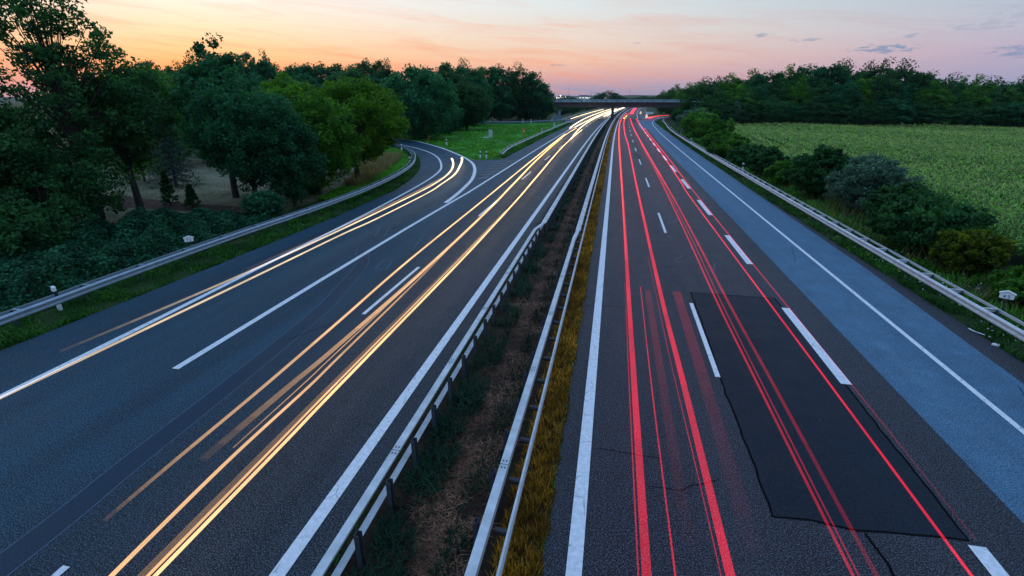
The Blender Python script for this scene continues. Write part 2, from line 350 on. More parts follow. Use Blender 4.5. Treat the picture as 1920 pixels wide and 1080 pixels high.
edgeR = [(-56, 117), (-41.6, 103), (-31.3, 90.2), (-23.4, 77.2), (-19.4, 69.8), (-17.2, 68.6), (-15.0, 71.5)]
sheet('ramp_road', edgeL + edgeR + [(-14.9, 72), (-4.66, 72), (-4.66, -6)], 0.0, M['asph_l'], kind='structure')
def fl(y): return -14.9 - 4.6 * min(1, max(0, (y - 165) / 45))
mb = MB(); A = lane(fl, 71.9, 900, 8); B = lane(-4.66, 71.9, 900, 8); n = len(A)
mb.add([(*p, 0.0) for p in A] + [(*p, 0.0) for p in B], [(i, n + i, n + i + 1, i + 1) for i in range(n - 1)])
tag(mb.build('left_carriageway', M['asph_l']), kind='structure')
mb = MB(); A = lane(-0.82, -6, 900, 8); B = lane(lambda y: 13.1 - .5 * min(1, max(0, (y - 20) / 30)), -6, 900, 8); n = len(A)
mb.add([(*p, 0.0) for p in A] + [(*p, 0.0) for p in B], [(i, n + i, n + i + 1, i + 1) for i in range(n - 1)])
tag(mb.build('right_carriageway', M['asph_r']), kind='structure')
# slip road leaving on the right, passing under the bridge
exit_c = smooth([(9.4, 150), (10.0, 175), (11.4, 200), (14.0, 222), (18.0, 243), (24.5, 262), (36, 278), (60, 290)])
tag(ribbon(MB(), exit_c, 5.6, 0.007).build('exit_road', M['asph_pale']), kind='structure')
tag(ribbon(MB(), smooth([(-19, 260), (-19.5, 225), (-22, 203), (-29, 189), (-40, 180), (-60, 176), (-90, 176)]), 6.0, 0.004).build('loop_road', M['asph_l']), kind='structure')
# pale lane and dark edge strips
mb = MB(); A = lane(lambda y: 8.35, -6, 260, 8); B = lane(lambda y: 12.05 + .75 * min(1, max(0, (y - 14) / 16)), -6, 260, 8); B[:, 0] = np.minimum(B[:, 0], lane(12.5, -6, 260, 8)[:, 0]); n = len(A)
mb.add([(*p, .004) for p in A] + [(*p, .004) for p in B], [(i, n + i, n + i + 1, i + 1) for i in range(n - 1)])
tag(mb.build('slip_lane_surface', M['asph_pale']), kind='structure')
pt = [(3.64, 21.6), (6.98, 21.55), (7.0, 18.2), (7.04, 15), (7.05, 12), (7.04, 8.9), (6.1, 8.85), (5.1, 8.72), (4.3, 8.86), (3.58, 8.8), (3.6, 11.0), (3.56, 13.4), (3.63, 17)]
sheet('asphalt_patch', pt, .006, M['asph_patch'], kind='structure')
mb = MB(); rj = random.Random(3)
ring = []
for i in range(len(pt)):
    a, b = np.array(pt[i]), np.array(pt[(i + 1) % len(pt)]); k = max(2, int(np.linalg.norm(b - a) / .35))
    for j in range(k): q = a + (b - a) * j / k; ring.append((q[0] + rj.uniform(-.025, .025), q[1] + rj.uniform(-.025, .025)))
ring.append(ring[0]); ribbon(mb, ring, .05, .009)
ribbon(mb, [(5.2, 8.7), (5.3, 8.0), (5.22, 7.2), (5.25, 6.2), (5.3, 4)], .05, .009); ribbon(mb, [(4.0, 7.3), (3.98, 6.6), (4.06, 6.0)], .05, .009)
for (x, y, dx, dy, k) in [(.1, 10.3, .35, .02, 4), (1.2, 9.2, .3, .06, 5), (-.75, 19.3, .3, .01, 5), (6.9, 29, .25, .3, 5), (2.6, 34, .2, .35, 6), (-7.6, 41, .3, .1, 5), (-10.9, 14, .2, .3, 7), (9.4, 27, .12, .4, 8), (11.3, 13.5, .1, .35, 6)]:
    q = [(x, y)]
    for j in range(k): q.append((q[-1][0] + dx + rj.uniform(-.1, .1), q[-1][1] + dy + rj.uniform(-.12, .12)))
    ribbon(mb, smooth(q, 3), .018, .0095)
tag(mb.build('tar_seam', M['tar']), kind='structure')
mb = MB(); rj = random.Random(12)
for k in range(26):
    y = rj.uniform(24, 75); x = 3.95 + rj.gauss(0, .22) if k < 16 else rj.uniform(4.9, 6.0); q = [(x, y)]
    for j in range(7): q.append((q[-1][0] + rj.uniform(-.22, .22), q[-1][1] + rj.uniform(-.25, .6)))
    ribbon(mb, smooth(q, 4), .035, .0085)
tag(mb.build('crack_sealing', M['outline']), kind='structure')
sheet('old_patch', [(2.9 + cur(78), 75), (3.9, 75), (3.9 + .1, 82), (2.95, 82)], .006, M['asph_patch'], kind='structure')
# curved repair band with its pale sealed edges, and the measuring loops cut into the left lanes
band = smooth([(-10.2, -4), (-10.2, 5), (-10.35, 7.7), (-10.5, 11.3), (-10.85, 16.5), (-11.4, 19.8), (-12.1, 22.8), (-13.3, 25.2)], 6)
tag(ribbon(MB(), band, .62, .004).build('repair_strip', M['asph_seam']), kind='structure')
mb = MB()
mb.sweep(band, [(-.33, .008), (-.305, .008)]); mb.sweep(band, [(.305, .008), (.33, .008)])
def loop4(a, b, c, e):
    for p, q in ((a, b), (b, c), (c, e), (e, a)): ribbon(mb, [p, q], .04, .008)
loop4((-10.53, 25.9), (-9.94, 25.8), (-10.45, 28.7), (-11.05, 28.8)); loop4((-11.04, 22.0), (-10.48, 22.1), (-10.8, 23.6), (-11.3, 23.7)); loop4((-13.83, 28.0), (-13.29, 28.1), (-13.86, 30.2), (-14.47, 30.1))

tag(mb.build('sealed_joints', M['outline']), kind='structure')

# ------------------------------------------------------------------ painted markings
def mark(name, paths, w, mat, z=.012):
    mb = MB()
    for p in paths: ribbon(mb, p, w, z)
    return tag(mb.build(name, mat), kind='structure')
ld = lambda x, a, b: lane(x, a, b, 3)
mark('edge_line_inner_right', [ld(-0.2, -6, 600)], .28, M['paint'])
mark('edge_line_inner_left', [ld(-5.27, -6, 600)], .28, M['paint'])
mark('lane_dashes_right', [ld(3.5, s, s + 6) for s in np.arange(14.63 - 36, 420, 17.85)], .15, M['paint'])
mark('slip_lane_blocks', [ld(7.1, s, s + 5.9) for s in np.arange(14.6 - 11.75 * 2 + 5.4 - 5.4, 210, 11.75)][1:], .30, M['paint'])
mark('edge_line_outer_right', [np.vstack([ld(10.5, -6, 128), smooth([(10.8, 135), (11.15, 152), (11.9, 180), (13.4, 203), (16.2, 226), (21.0, 249), (30, 267), (50, 283)], 6)])], .17, M['paint'], .014)
mark('exit_nose_line', [smooth([(8.45, 205), (9.6, 215), (12.4, 233), (15, 243)])], .25, M['paint'], .014)
mark('main_line_beyond_exit', [ld(7.1, 206, 600)], .28, M['paint'])
mark('lane_dashes_left', [ld(-9.06, a, a + 6) for a in [-.8] + list(np.arange(16.75, 420, 17.9))], .15, M['paint'])
mark('edge_line_main_left', [np.vstack([[(-12.8, 11.7), (-12.78, 20), (-12.7, 30), (-12.55, 38)], ld(-12.4, 44, 600)])], .24, M['paint'])
mark('ramp_line_outer', [ramp_line_l], .24, M['paint'])
mark('ramp_line_nose', [ramp_line_r[np.argmax(ramp_line_r[:, 1] > 38):]], .36, M['paint'], .014)
hz = []
for i, y in enumerate(np.arange(52.5, 69, 2.6)):
    f = (y - 50) / 19; hz.append(smooth([(-12.9, y + 1.4), (-13.3 - .6 * f, y + .2), (-13.4 - 2.0 * f, y - .4)], 5))
mark('faded_hatching', hz, .26, M['paint_dull'])
mark('faint_dash_on_ramp', [smooth([(-17.6, 49.5), (-17.2, 46), (-17.2, 43)], 4)], .1, M['paint_dull'])

# ground covers
sheet('island_ground', [(-19.4, 69.8), (-17.2, 68.8), (-15.1, 71.6), (-14.95, 165), (-19, 196), (-28, 183), (-40, 175), (-75, 171), (-75, 120), (-56, 117.2), (-41.6, 103.2), (-31.3, 90.4), (-23.4, 77.4)], -.02, M['lawn'], kind='structure')
mb = MB(); A = lane(-4.66, -6, 900, 8); B = lane(-.82, -6, 900, 8); n = len(A)
mb.add([(*p, -.02) for p in A] + [(*p, -.02) for p in B], [(i, n + i, n + i + 1, i + 1) for i in range(n - 1)])
tag(mb.build('median_ground', M['median']), kind='structure')
mb = MB(); rj = random.Random(8); A = np.array([(-1.55 + cur(y), y) for y in np.arange(-6, 230, .35)]); B = np.array([(-.79 + rj.uniform(-.05, .09) + cur(y), y) for y in np.arange(-6, 230, .35)]); n = len(A)
mb.add([(*p, .01) for p in A] + [(*p, .014) for p in B], [(i, n + i, n + i + 1, i + 1) for i in range(n - 1)])
tag(mb.build('dry_turf_strip', M['dry']), kind='structure')
mb = MB(); A = lane(lambda y: 13.1 - .5 * min(1, max(0, (y - 20) / 30)), -6, 230, 8); B = lane(19.5, -6, 230, 8); n = len(A)
mb.add([(*p, -.02) for p in A] + [(*p, -.02) for p in B], [(i, n + i, n + i + 1, i + 1) for i in range(n - 1)])
tag(mb.build('right_verge', M['verge']), kind='structure')
sheet('garden_lawn', [(-24.0, 29), (-70, 24), (-80, 60), (-40, 66), (-29, 62), (-25.5, 52), (-23.4, 40)], -.02, M['garden'], kind='structure')
sheet('garden_bed', [(-26.5, 33), (-31, 32.4), (-37, 32.6), (-44, 34), (-46, 37), (-39, 36.3), (-33, 35.0), (-28, 34.6)], -.01, M['soil'], kind='structure')
sheet('field_soil', [(19.5, 14), (110, 14), (130, 152), (24, 152), (21, 100)], -.02, M['field'], kind='structure')

# ------------------------------------------------------------------ guard rails
W = [(0, .75), (.035, .745), (.085, .70), (.085, .66), (.02, .61), (.02, .58), (.085, .53), (.085, .49), (.035, .445), (0, .44)]
def post_mb(x, y, h, a, w=.11, d=.06, z0=-.1):
    mb = MB(); Mr = Matrix.Rotation(a, 4, 'Z')
    c = lambda u, v: (x + u * math.cos(a) - v * math.sin(a), y + u * math.sin(a) + v * math.cos(a))
    for (u, v, du, dv) in ((0, 0, w, .012), (-w / 2, d / 2 + .008, .012, d), (w / 2, d / 2 + .008, .012, d)):
        cx, cyy = c(u, v); mb.box((cx, cyy, (z0 + h) / 2), (du, dv, h - z0), M=Mr)
    return mb
def walk(path, step, s0=0.0):
    p = np.asarray(path)[:, :2]; seg = np.linalg.norm(np.diff(p, axis=0), axis=1); cs = np.concatenate([[0], np.cumsum(seg)]); out = []
    s = s0
    while s < cs[-1]:
        i = min(len(seg) - 1, np.searchsorted(cs, s, side='right') - 1); t = p[i + 1] - p[i]; q = p[i] + t * (s - cs[i]) / seg[i]
        out.append((q[0], q[1], math.atan2(t[1], t[0]))); s += step
    return out
def guardrail(label, path, side, step, back=.55, brackets=True, strap=True, s0=0.0, limit=100, mat=None, profile=W, group='steel guard rails along the roads'):
    """side = +1: the beam bulges to the right of travel, posts stand to the left"""
    t = thing('guard_rail', label, 'guard rail', (path[0][0], path[0][1], 0), group=group); o0 = np.array(path[0][:2])
    P = np.asarray(path)[:, :2] - o0; mat = mat or M['steel']
    pr = [(side * a, z) for a, z in profile]; pr2 = [(side * (a - .006), z) for a, z in reversed(profile)]
    MB().sweep(P, pr + pr2, closed=True).build('beam', mat, t)
    if strap: MB().sweep(P, [(-side * (back + .02), .70), (-side * (back + .05), .70), (-side * (back + .05), .60), (-side * (back + .02), .60)], closed=True).build('rear_strap', mat, t)
    rest = MB(); k = 0; nr = 0
    for (x, y, a) in walk(P, step, s0):
        nx_, ny_ = -math.sin(a) * side, math.cos(a) * side
        px, py = x + nx_ * (back - .02), y + ny_ * (back - .02)
        m1 = post_mb(px, py, .66, a)
        m2 = None
        if brackets:
            m2 = MB(); Mr = Matrix.Rotation(a, 4, 'Z'); m2.box((x + nx_ * back * .5, y + ny_ * back * .5, .705), (.07, back - .02, .035), M=Mr)
            m2.box((x + nx_ * back * .5, y + ny_ * back * .5, .63), (.012, back - .04, .11), M=Mr)
        if k < limit // (2 if brackets else 1):
            m1.build('post', M['steel_dark'], t)
            if m2: m2.build('bracket', mat, t)
        else:
            for mm in (m1, m2):
                if mm:
                    for v, f in zip(mm.v, mm.f): rest.v.append(v); 
                    off = rest.n
                    for v, f in zip(mm.v, mm.f): rest.f.append(f + off); rest.m.append(np.zeros(len(f), np.int32)); rest.t.append(np.zeros(len(f), np.float32))
                    rest.n += mm.n; nr += 1
        k += 1
    if nr: tag(rest.build('far_posts', M['steel_dark'], t), kind='stuff')
    return t
rr = lambda y: 13.42 - .45 * min(1, max(0, (y - 18) / 60)) + 0.9 * max(0, (y - 110) / 50) ** 2
guardrail('long pinkish-white steel guard rail beside the right shoulder and maize hedge', np.vstack([lane(rr, 0, 150, 3), [(15.2, 172), (16.2, 195), (18.2, 216), (22, 232)]]), -1, 2.0, mat=M['steel_pale'])
guardrail('pale blue guard rail curving along the outer edge of the slip road on the left', rail_l_path, 1, 2.67, back=.45, s0=.6, mat=M['steel_blue'])
guardrail('low guard rail running from the grass island tip beside the left carriageway', np.vstack([[(-15.3, 72.2), (-15.9, 78)], lane(-16.3, 84, 190, 6)]), 1, 4.0, back=.3, profile=[(a * .8, .42 + (z - .44) * .62) for a, z in W])
guardrail('straight blue-grey guard rail at the far edge of the grass island', smooth([(-85, 171.5), (-50.5, 171.1), (-38.7, 173.4), (-27.5, 180), (-20.3, 194), (-17.5, 205)], 5), 1, 6.0, back=.12, strap=False, brackets=False, mat=M['steel_blue'])
guardrail('distant guard rail left of the headlight streaks by the bridge', lane(-21.3, 205, 420, 8), 1, 8.0, back=.2, strap=False, brackets=False)
guardrail('short guard rail at the exit fork under the bridge', smooth([(13.0, 246), (14.2, 262), (15.9, 300), (17, 330)], 4), -1, 4.0, back=.2, strap=False, brackets=False)

def box_rail(label, x1, x2, ykink, wide, lower, post_x, ph, off, step=1.333, spacer=False, strip=None):
    """a box-topped rail: narrow up to ykink, then a short oblique link and a wider slotted beam"""
    t = thing('box_beam_rail', label, 'guard rail', (x1, -4, 0), group='steel guard rails along the roads'); o_ = np.array([x1, -4])
    zb = .62 if spacer else .735
    def prof(w): return [(-w, .78), (w, .78), (w, zb), (w - .012, zb), (w - .012, .766), (-w + .012, .766), (-w + .012, zb), (-w, zb)]
    MB().sweep(lane(x1, -4, ykink, 4) - o_, prof(.085), closed=True).build('top_beam', M['steel'], t)
    MB().sweep(np.array([(x1, ykink + .01), (x2, ykink + 1.7)]) - o_, [(a, z - .003) for a, z in prof(.09)], closed=True).build('link_beam', M['steel_pale'], t)
    MB().sweep(lane(x2, ykink + 1.6, 400, 5) - o_, [(a, z + .004) for a, z in prof(wide)], closed=True).build('wide_top_beam', M['steel'], t)
    bl = MB()
    for y in np.arange(4.4, ykink - 2, 4.0):
        for q in (-.10, .10):
            for e in (-.035, .035): bl.box((e, y + q, .783), (.026, .03, .016))
        bl.box((0, y, .7815), (.166, .010, .006))
    for k, y in enumerate(np.arange(ykink + 6.2, 90, .62)):
        if k % 3: bl.box((x2 - x1 + cur(y - 4) + (.04 if k % 2 else -.04), y, .787), (.11, .05, .008))
    bl.build('bolts', M['bolt'], t)
    MB().sweep(lane(x1, -4, 400, 5) - o_, [(a, z) for a, z in lower], closed=True).build('lower_beam', M['steel'], t)
    if strip: MB().sweep(lane(x1, ykink - .3, 300, 5) - o_, [(strip, .60), (strip + .05, .60), (strip + .05, .42), (strip, .42)], closed=True).build('side_strip', M['steel_dark'], t)
    k = 0; rest = MB(); P = lane(x1, -4, 400, 6) - o_
    for (x, y, a) in walk(P, step, off):
        m1 = post_mb(x + post_x - x1 + (x2 - x1 if y > ykink + 5 and x2 - x1 > .2 else 0), y, ph, -math.pi / 2 if post_x > x1 else math.pi / 2, w=.13, d=.08); m2 = None
        if spacer: m2 = MB().tube([(x + .12, y, .50), (x + .40, y, .47)], .065, 8)
        if k < 50:
            m1.build('post', M['steel_dark'], t)
            if m2: m2.build('spacer', M['black'], t)
        else:
            for mm in (m1, m2):
                if mm:
                    nv = 0
                    for v, f in zip(mm.v, mm.f): rest.v.append(v); rest.f.append(f + rest.n); rest.m.append(np.zeros(len(f), np.int32)); rest.t.append(np.zeros(len(f), np.float32)); nv += len(v)
                    rest.n += nv
        k += 1
    tag(rest.build('far_posts', M['steel_dark'], t), kind='stuff')
    return t
box_rail('blue box-topped median rail on the left with upright posts above a flat lower beam', -4.14, -3.86, 28.5, .14, [(-.035, .315), (.085, .275), (.085, .262), (-.035, .302)], -3.97, .72, .9, strip=-.12)
box_rail('blue box-topped median rail on the right with a thin second beam beside dry turf', -1.78, -1.70, 27.0, .13, [(.36, .56), (.40, .55), (.43, .50), (.43, .42), (.40, .38), (.36, .37), (.36, .38), (.39, .39), (.42, .43), (.42, .49), (.39, .54), (.36, .55)], -1.96, .66, .3, spacer=True)

# ------------------------------------------------------------------ bridge
br = thing('road_bridge', 'dark flat road bridge with a pale railing crossing both carriageways', 'bridge', (0, 225, 0))
mb = MB(); mb.box((1, 0, 5.35), (92, 9.0, 1.5)); mb.build('deck', M['conc'], br)
mb = MB(); mb.box((1, -4.75, 6.28), (92, .5, .36)); mb.box((1, 4.75, 6.28), (92, .5, .36)); mb.build('edge_beam', M['conc'], br)
mb = MB()
for s in (-4.8, 4.8):
    for k in range(47): mb.box((-45 + k * 2, s, 6.96), (.10, .10, 1.0))
    mb.box((1, s, 7.45), (92, .12, .07)); mb.box((1, s, 6.62), (92, .05, .05))
    for k in range(460): mb.box((-45 + k * .2, s, 7.0), (.045, .02, .8))
mb.build('railing', metal('railing_paint', (.42, .60, .72), .5, .1), br)
mb = MB(); mb.prism([(-3.2, -3.6), (-2.3, -3.6), (-2.2, -3.3), (-2.2, 3.3), (-2.3, 3.6), (-3.2, 3.6), (-3.3, 3.3), (-3.3, -3.3)], -.1, 4.6); o = mb.build('pier', M['conc'], br); o.location = (cur(225) - .4 + .9 - 1.0, 0, 0)
for s, x in ((-1, -36), (1, 38)):
    mb = MB(); mb.box((x, 0, 2.4), (3.0, 9.0, 5.0)); mb.build('abutment', M['conc'], br)

# ------------------------------------------------------------------ leaves, blades, trees
def quads_from(cen, u, v, tint, mb, m=0):           # diamond-shaped leaves
    n = len(cen); V = np.stack([cen - u, cen - v * .9 + u * .1, cen + u, cen + v * .9 + u * .1], 1).reshape(-1, 3)
    mb.add(V, np.arange(n * 4).reshape(-1, 4), m, tint)
def unit(a): return a / (np.linalg.norm(a, axis=-1, keepdims=True) + 1e-9)
def leaves(mb, cen, size, rng, up=.4, m=0, tint=None, aspect=.55):
    n = len(cen); nr = unit(rng.normal(size=(n, 3)) + np.array([0, 0, up * 2])); u = unit(np.cross(nr, rng.normal(size=(n, 3)))); v = np.cross(nr, u)
    s = (size * rng.uniform(.6, 1.3, n))[:, None] if np.isscalar(size) else (size * rng.uniform(.6, 1.3, n))[:, None]
    quads_from(cen, u * s * .5, v * s * .5 * aspect * 1.3, rng.random(n) if tint is None else tint, mb, m)
def strips(mb, base, az, length, width, rise, droop, tint, m=0, seg=3):   # arching blades
    n = len(base); d = np.stack([np.cos(az), np.sin(az), np.zeros(n)], 1); sd_ = np.stack([-np.sin(az), np.cos(az), np.zeros(n)], 1)
    rows = []
    for k in range(seg + 1):
        t = k / seg; h = (length * (rise * t * math.sin(math.pi / 2) - droop * t * t))[:, None] if not np.isscalar(rise) or True else 0
        out = (length * (np.sqrt(np.maximum(0.02, 1 - rise ** 2 * .8)) * t))[:, None]
        wv = (width * (1 - t) ** .7 * (.7 + .6 * t))[:, None] + .0015
        c = base + d * out + np.array([0, 0, 1.0]) * h; rows += [c - sd_ * wv / 2, c + sd_ * wv / 2]
    V = np.stack(rows, 1).reshape(-1, 3); K = 2 * (seg + 1); b = np.arange(n)[:, None] * K
    F = np.concatenate([b + np.array([2 * k, 2 * k + 1, 2 * k + 3, 2 * k + 2]) for k in range(seg)], 0)
    mb.add(V, F, m, np.tile(tint, seg))
def crown_pts(rng, H, W_, base, nc, nl, cr, shape='round', fill=.35, droop=0.0):
    zc = H * (base + 1) / 2; hz_ = H * (1 - base) / 2; d = unit(rng.normal(size=(nc, 3)))
    lob = 1 + .16 * np.sin(d[:, 0] * 4 + 1) * np.cos(d[:, 1] * 5) + np.clip(rng.normal(0, .045, nc), -.1, .07)
    r = (1 - fill * rng.random(nc) ** 1.6) * lob
    c = d * r[:, None]
    if shape == 'oval': c[:, :2] *= (1 - .38 * np.clip(c[:, 2:3], -1, 1)); 
    if shape == 'cone': t = rng.random(nc) ** .7; a = rng.random(nc) * 6.28; rr_ = (1 - t) ** .85 * (.55 + .45 * rng.random(nc)); c = np.stack([np.cos(a) * rr_, np.sin(a) * rr_, t * 2 - 1], 1)
    if shape == 'dome': c[:, 2] = np.where(c[:, 2] < 0, c[:, 2] * .8, c[:, 2]); 
    C = c * np.array([W_ / 2, W_ / 2, hz_]) + np.array([0, 0, zc])
    L = unit(rng.normal(size=(nc, nl, 3))) * (rng.random((nc, nl, 1)) ** .45) * cr * rng.uniform(.55, 1.25, (nc, 1, 1)) * np.array([1, 1, .75])
    P = C[:, None, :] + L; P[..., 2] -= droop * np.linalg.norm(L[..., :2], axis=-1)
    tint = np.clip(rng.normal(.38, .16, (nc, 1)) + rng.normal(0, .13, (nc, nl)) + .22 * L[..., 2] / cr, 0, 1)
    P[..., 2] = np.maximum(P[..., 2], .05)
    return C, P.reshape(-1, 3), tint.reshape(-1)
def trunk_mb(rng, H, W_, base, C, nlimb, r0):
    mb = MB(); zt = H * (base + (1 - base) * .62); k = 9
    tr = np.array([(math.sin(i * .7) * .02 * H * (i / k), math.cos(i * .9) * .015 * H * (i / k), zt * i / k - .1) for i in range(k + 1)])
    mb.tube(tr, np.linspace(r0 * 1.25, r0 * .25, k + 1), 8)
    idx = rng.choice(len(C), min(nlimb, len(C)), replace=False)
    for i in idx:
        c = C[i]; s = min(k - 1, max(2, int(k * np.clip(c[2] / zt * .62, .25, .9)))); a = tr[s]; mid_ = a * .5 + c * .5 + np.array([0, 0, .04 * H]); rr_ = r0 * (1 - s / k) * .5 + .015
        q = smooth([a, a * .72 + mid_ * .28 + np.array([0, 0, .02 * H]), mid_, c], 3); mb.tube(q, np.linspace(rr_, .012, len(q)), 5)
    return mb
def tree(name, label, loc, H, W_, base=.2, nc=150, nl=60, ls=.18, cr=None, leaf='leaf_mid', shape='round', fill=.35, seed=1, cat='tree', group=None, nlimb=26, r0=None, up=.4, droop=0.0, aspect=.55, leafname='crown'):
    rng = np.random.default_rng(seed); cr = cr or W_ * .12; t = thing(name, label, cat, loc, rng.uniform(0, 6.28), group)
    C, P, tint = crown_pts(rng, H, W_, base, nc, nl, cr, shape, fill, droop); mb = MB(); leaves(mb, P, ls, rng, up, 0, tint, aspect)
    mb.build(leafname, M[leaf], t, tint=True)
    trunk_mb(rng, H, W_, base, C, nlimb, r0 or H * .02).build('trunk' if cat == 'tree' else 'stems', M['bark'], t); return t

# --- near trees on the left
tree('tall_tree', 'tallest tree at far left with airy top standing above the sunset sky', (-32.0, 26.6, 0), 16.2, 6.8, .12, 265, 50, .23, .58, 'leaf_dark', 'oval', .8, 11, nlimb=90)
tree('tree', 'dark leafy tree cut off by the left frame edge beside the tallest tree', (-34.8, 24, 0), 8.6, 6.0, .05, 230, 80, .22, .7, 'leaf_dark', 'round', .6, 12)
tree('tree', 'dark spreading tree just right of the tallest tree, reaching over the garden', (-32.6, 30.3, 0), 10.6, 7.2, .36, 240, 80, .22, .72, 'leaf_dark', 'round', .6, 13, nlimb=50)
tree('tree', 'dark low tree filling the gap below the tallest tree near the brambles', (-32.0, 23.5, 0), 6.0, 7.5, .0, 220, 80, .20, .7, 'leaf_dark', 'round', .6, 14)
tree('round_tree', 'round-topped tree behind the garden under the reddest part of the sky', (-58.8, 60, 0), 11.4, 9.5, .1, 220, 60, .36, 1.0, 'leaf_mid', 'round', .4, 15)
tree('round_tree', 'lower dark tree behind the garden left of the round-topped tree', (-66, 60, 0), 9.5, 9.5, .1, 180, 60, .36, 1.0, 'leaf_dark', 'round', .4, 16)
tree('tree', 'green tree behind the garden between the round-topped tree and the tall central one', (-50, 60, 0), 9.0, 9.0, .08, 200, 60, .34, 1.0, 'leaf_mid', 'round', .4, 17)
tree('tree', 'tall dark tree right of the garden whose spiky top stands against orange sky', (-31.0, 38, 0), 11.6, 6.8, .26, 300, 75, .24, .7, 'leaf_teal', 'oval', .65, 18, nlimb=60)
tree('tree', 'broad blue-green tree in front of the guard rail bend, left of the bright maple', (-26.3, 34.3, 0), 9.4, 6.8, .20, 320, 80, .22, .72, 'leaf_teal', 'round', .6, 19, nlimb=50)
tree('tree', 'small dark tree touching the guard rail between the blue-green tree and the maple', (-23.9, 35.5, 0), 6.9, 4.9, .10, 220, 80, .20, .62, 'leaf_teal', 'round', .5, 20)
tree('maple_tree', 'bright yellow-green maple with a bare dark trunk beside the slip road bend', (-24.6, 47.3, 0), 9.2, 9.4, .24, 330, 90, .27, .82, 'leaf_bright', 'round', .38, 21, nlimb=60, r0=.24)
tree('maple_tree', 'lighter green tree just left of the bright maple, in its shade below', (-24.6, 40.3, 0), 8.0, 6.6, .14, 280, 80, .24, .7, 'leaf_mid', 'round', .5, 22, nlimb=40)
tree('tree', 'vivid green rounded tree above and behind the dark trees, below the wood skyline', (-49.3, 75, 0), 10.6, 9.6, .1, 220, 60, .42, 1.1, 'leaf_bright', 'dome', .35, 23)
tree('tree', 'large dark oak-like tree at the far side of the slip road', (-39.2, 104, 0), 13.2, 15.0, .03, 300, 60, .55, 1.5, 'leaf_teal', 'round', .4, 24)
tree('round_tree', 'rounded dark bush-like tree on the grass island edge', (-40.0, 121, 0), 8.2, 8.6, .0, 220, 60, .45, 1.0, 'leaf_teal', 'round', .4, 25)
tree('tree', 'dark tree behind the maple beyond the slip road bend', (-45, 88, 0), 11.5, 12, .05, 240, 60, .5, 1.3, 'leaf_dark', 'round', .4, 26)
# blue spruce and clipped conifers in the garden
sp = thing('spruce', 'blue-grey spruce with hanging needles in the garden', 'conifer', (-40.5, 42, 0)); rng = np.random.default_rng(31); mb = MB(); cs_ = []
for k in range(15):
    z = .8 + k * .5; L = 2.3 * (1 - k / 16)
    for j in range(10):
        a = j * .628 + k * .4; s = np.linspace(.1, 1, 26)[:, None]; line = np.array([math.cos(a), math.sin(a), -.35]) * s * L + np.array([0, 0, z]); cs_.append(line + rng.normal(0, .06, line.shape))
P = np.vstack(cs_); P = np.repeat(P, 3, 0) + rng.normal(0, .07, (len(P) * 3, 3)); leaves(mb, P, .22, rng, -.4, aspect=.25); mb.build('foliage', M['needle'], sp, tint=True)
MB().tube([(0, 0, -.1), (0, 0, 8.2)], [.14, .02], 8).build('trunk', M['bark'], sp)
for i, (x, y, h, w_, lb) in enumerate([(-33.6, 33.9, 2.6, 1.5, 'dark clipped cone-shaped conifer on the garden bed, the taller of the two'), (-31.3, 33.6, 1.7, 1.3, 'dark clipped conifer on the garden bed, the smaller one on the right')]):
    tree('clipped_conifer', lb, (x, y, 0), h, w_, .0, 200, 40, .09, .16, 'leaf_dark', 'cone', .3, 40 + i, cat='conifer', leafname='foliage', nlimb=4)
# understory at the left
under = [(-34, 21, 3.2, 5.5, 'leaf_dark'), (-39, 27, 4.6, 6.5, 'leaf_dark'), (-42, 32, 5.0, 6, 'leaf_dark'), (-29.5, 20.5, 3.0, 5, 'leaf_dark'), (-46, 44, 5, 7, 'leaf_mid'), (-52, 52, 5.5, 8, 'leaf_dark'),
         (-23.6, 31.5, 1.6, 2.2, 'hedge'), (-38, 56, 4.6, 7, 'leaf_teal'), (-44, 60, 5.5, 8, 'leaf_teal'), (-34.5, 61, 4.2, 6, 'leaf_teal'), (-30.5, 53, 3.0, 4.0, 'leaf_teal'), (-26, 41, 2.0, 3.0, 'leaf_teal')]
ulab = ['dark shrub under the tallest tree at the left frame edge', 'dark shrub behind the tallest tree beside the garden', 'dark shrub at the left end of the garden bed', 'low dark shrub between brambles and tallest tree trunk',
        'green shrub at the back left corner of the garden', 'dark shrub below the round-topped tree', 'leafy shrub at the end of the bramble hedge by the guard rail', 'blue-green shrub at the back of the garden',
        'taller blue-green shrub at the back of the garden', 'blue-green shrub behind the broad blue-green tree', 'shrub behind the bright maple trunk', 'shrub below the blue-green tree at the garden edge']
for i, (x, y, h, w_, lm) in enumerate(under):
    tree('shrub', ulab[i], (x, y, 0), h, w_, .0, 150, 60, .20, .5, lm, 'dome', .5, 60 + i, 'shrub', nlimb=10, leafname='foliage')

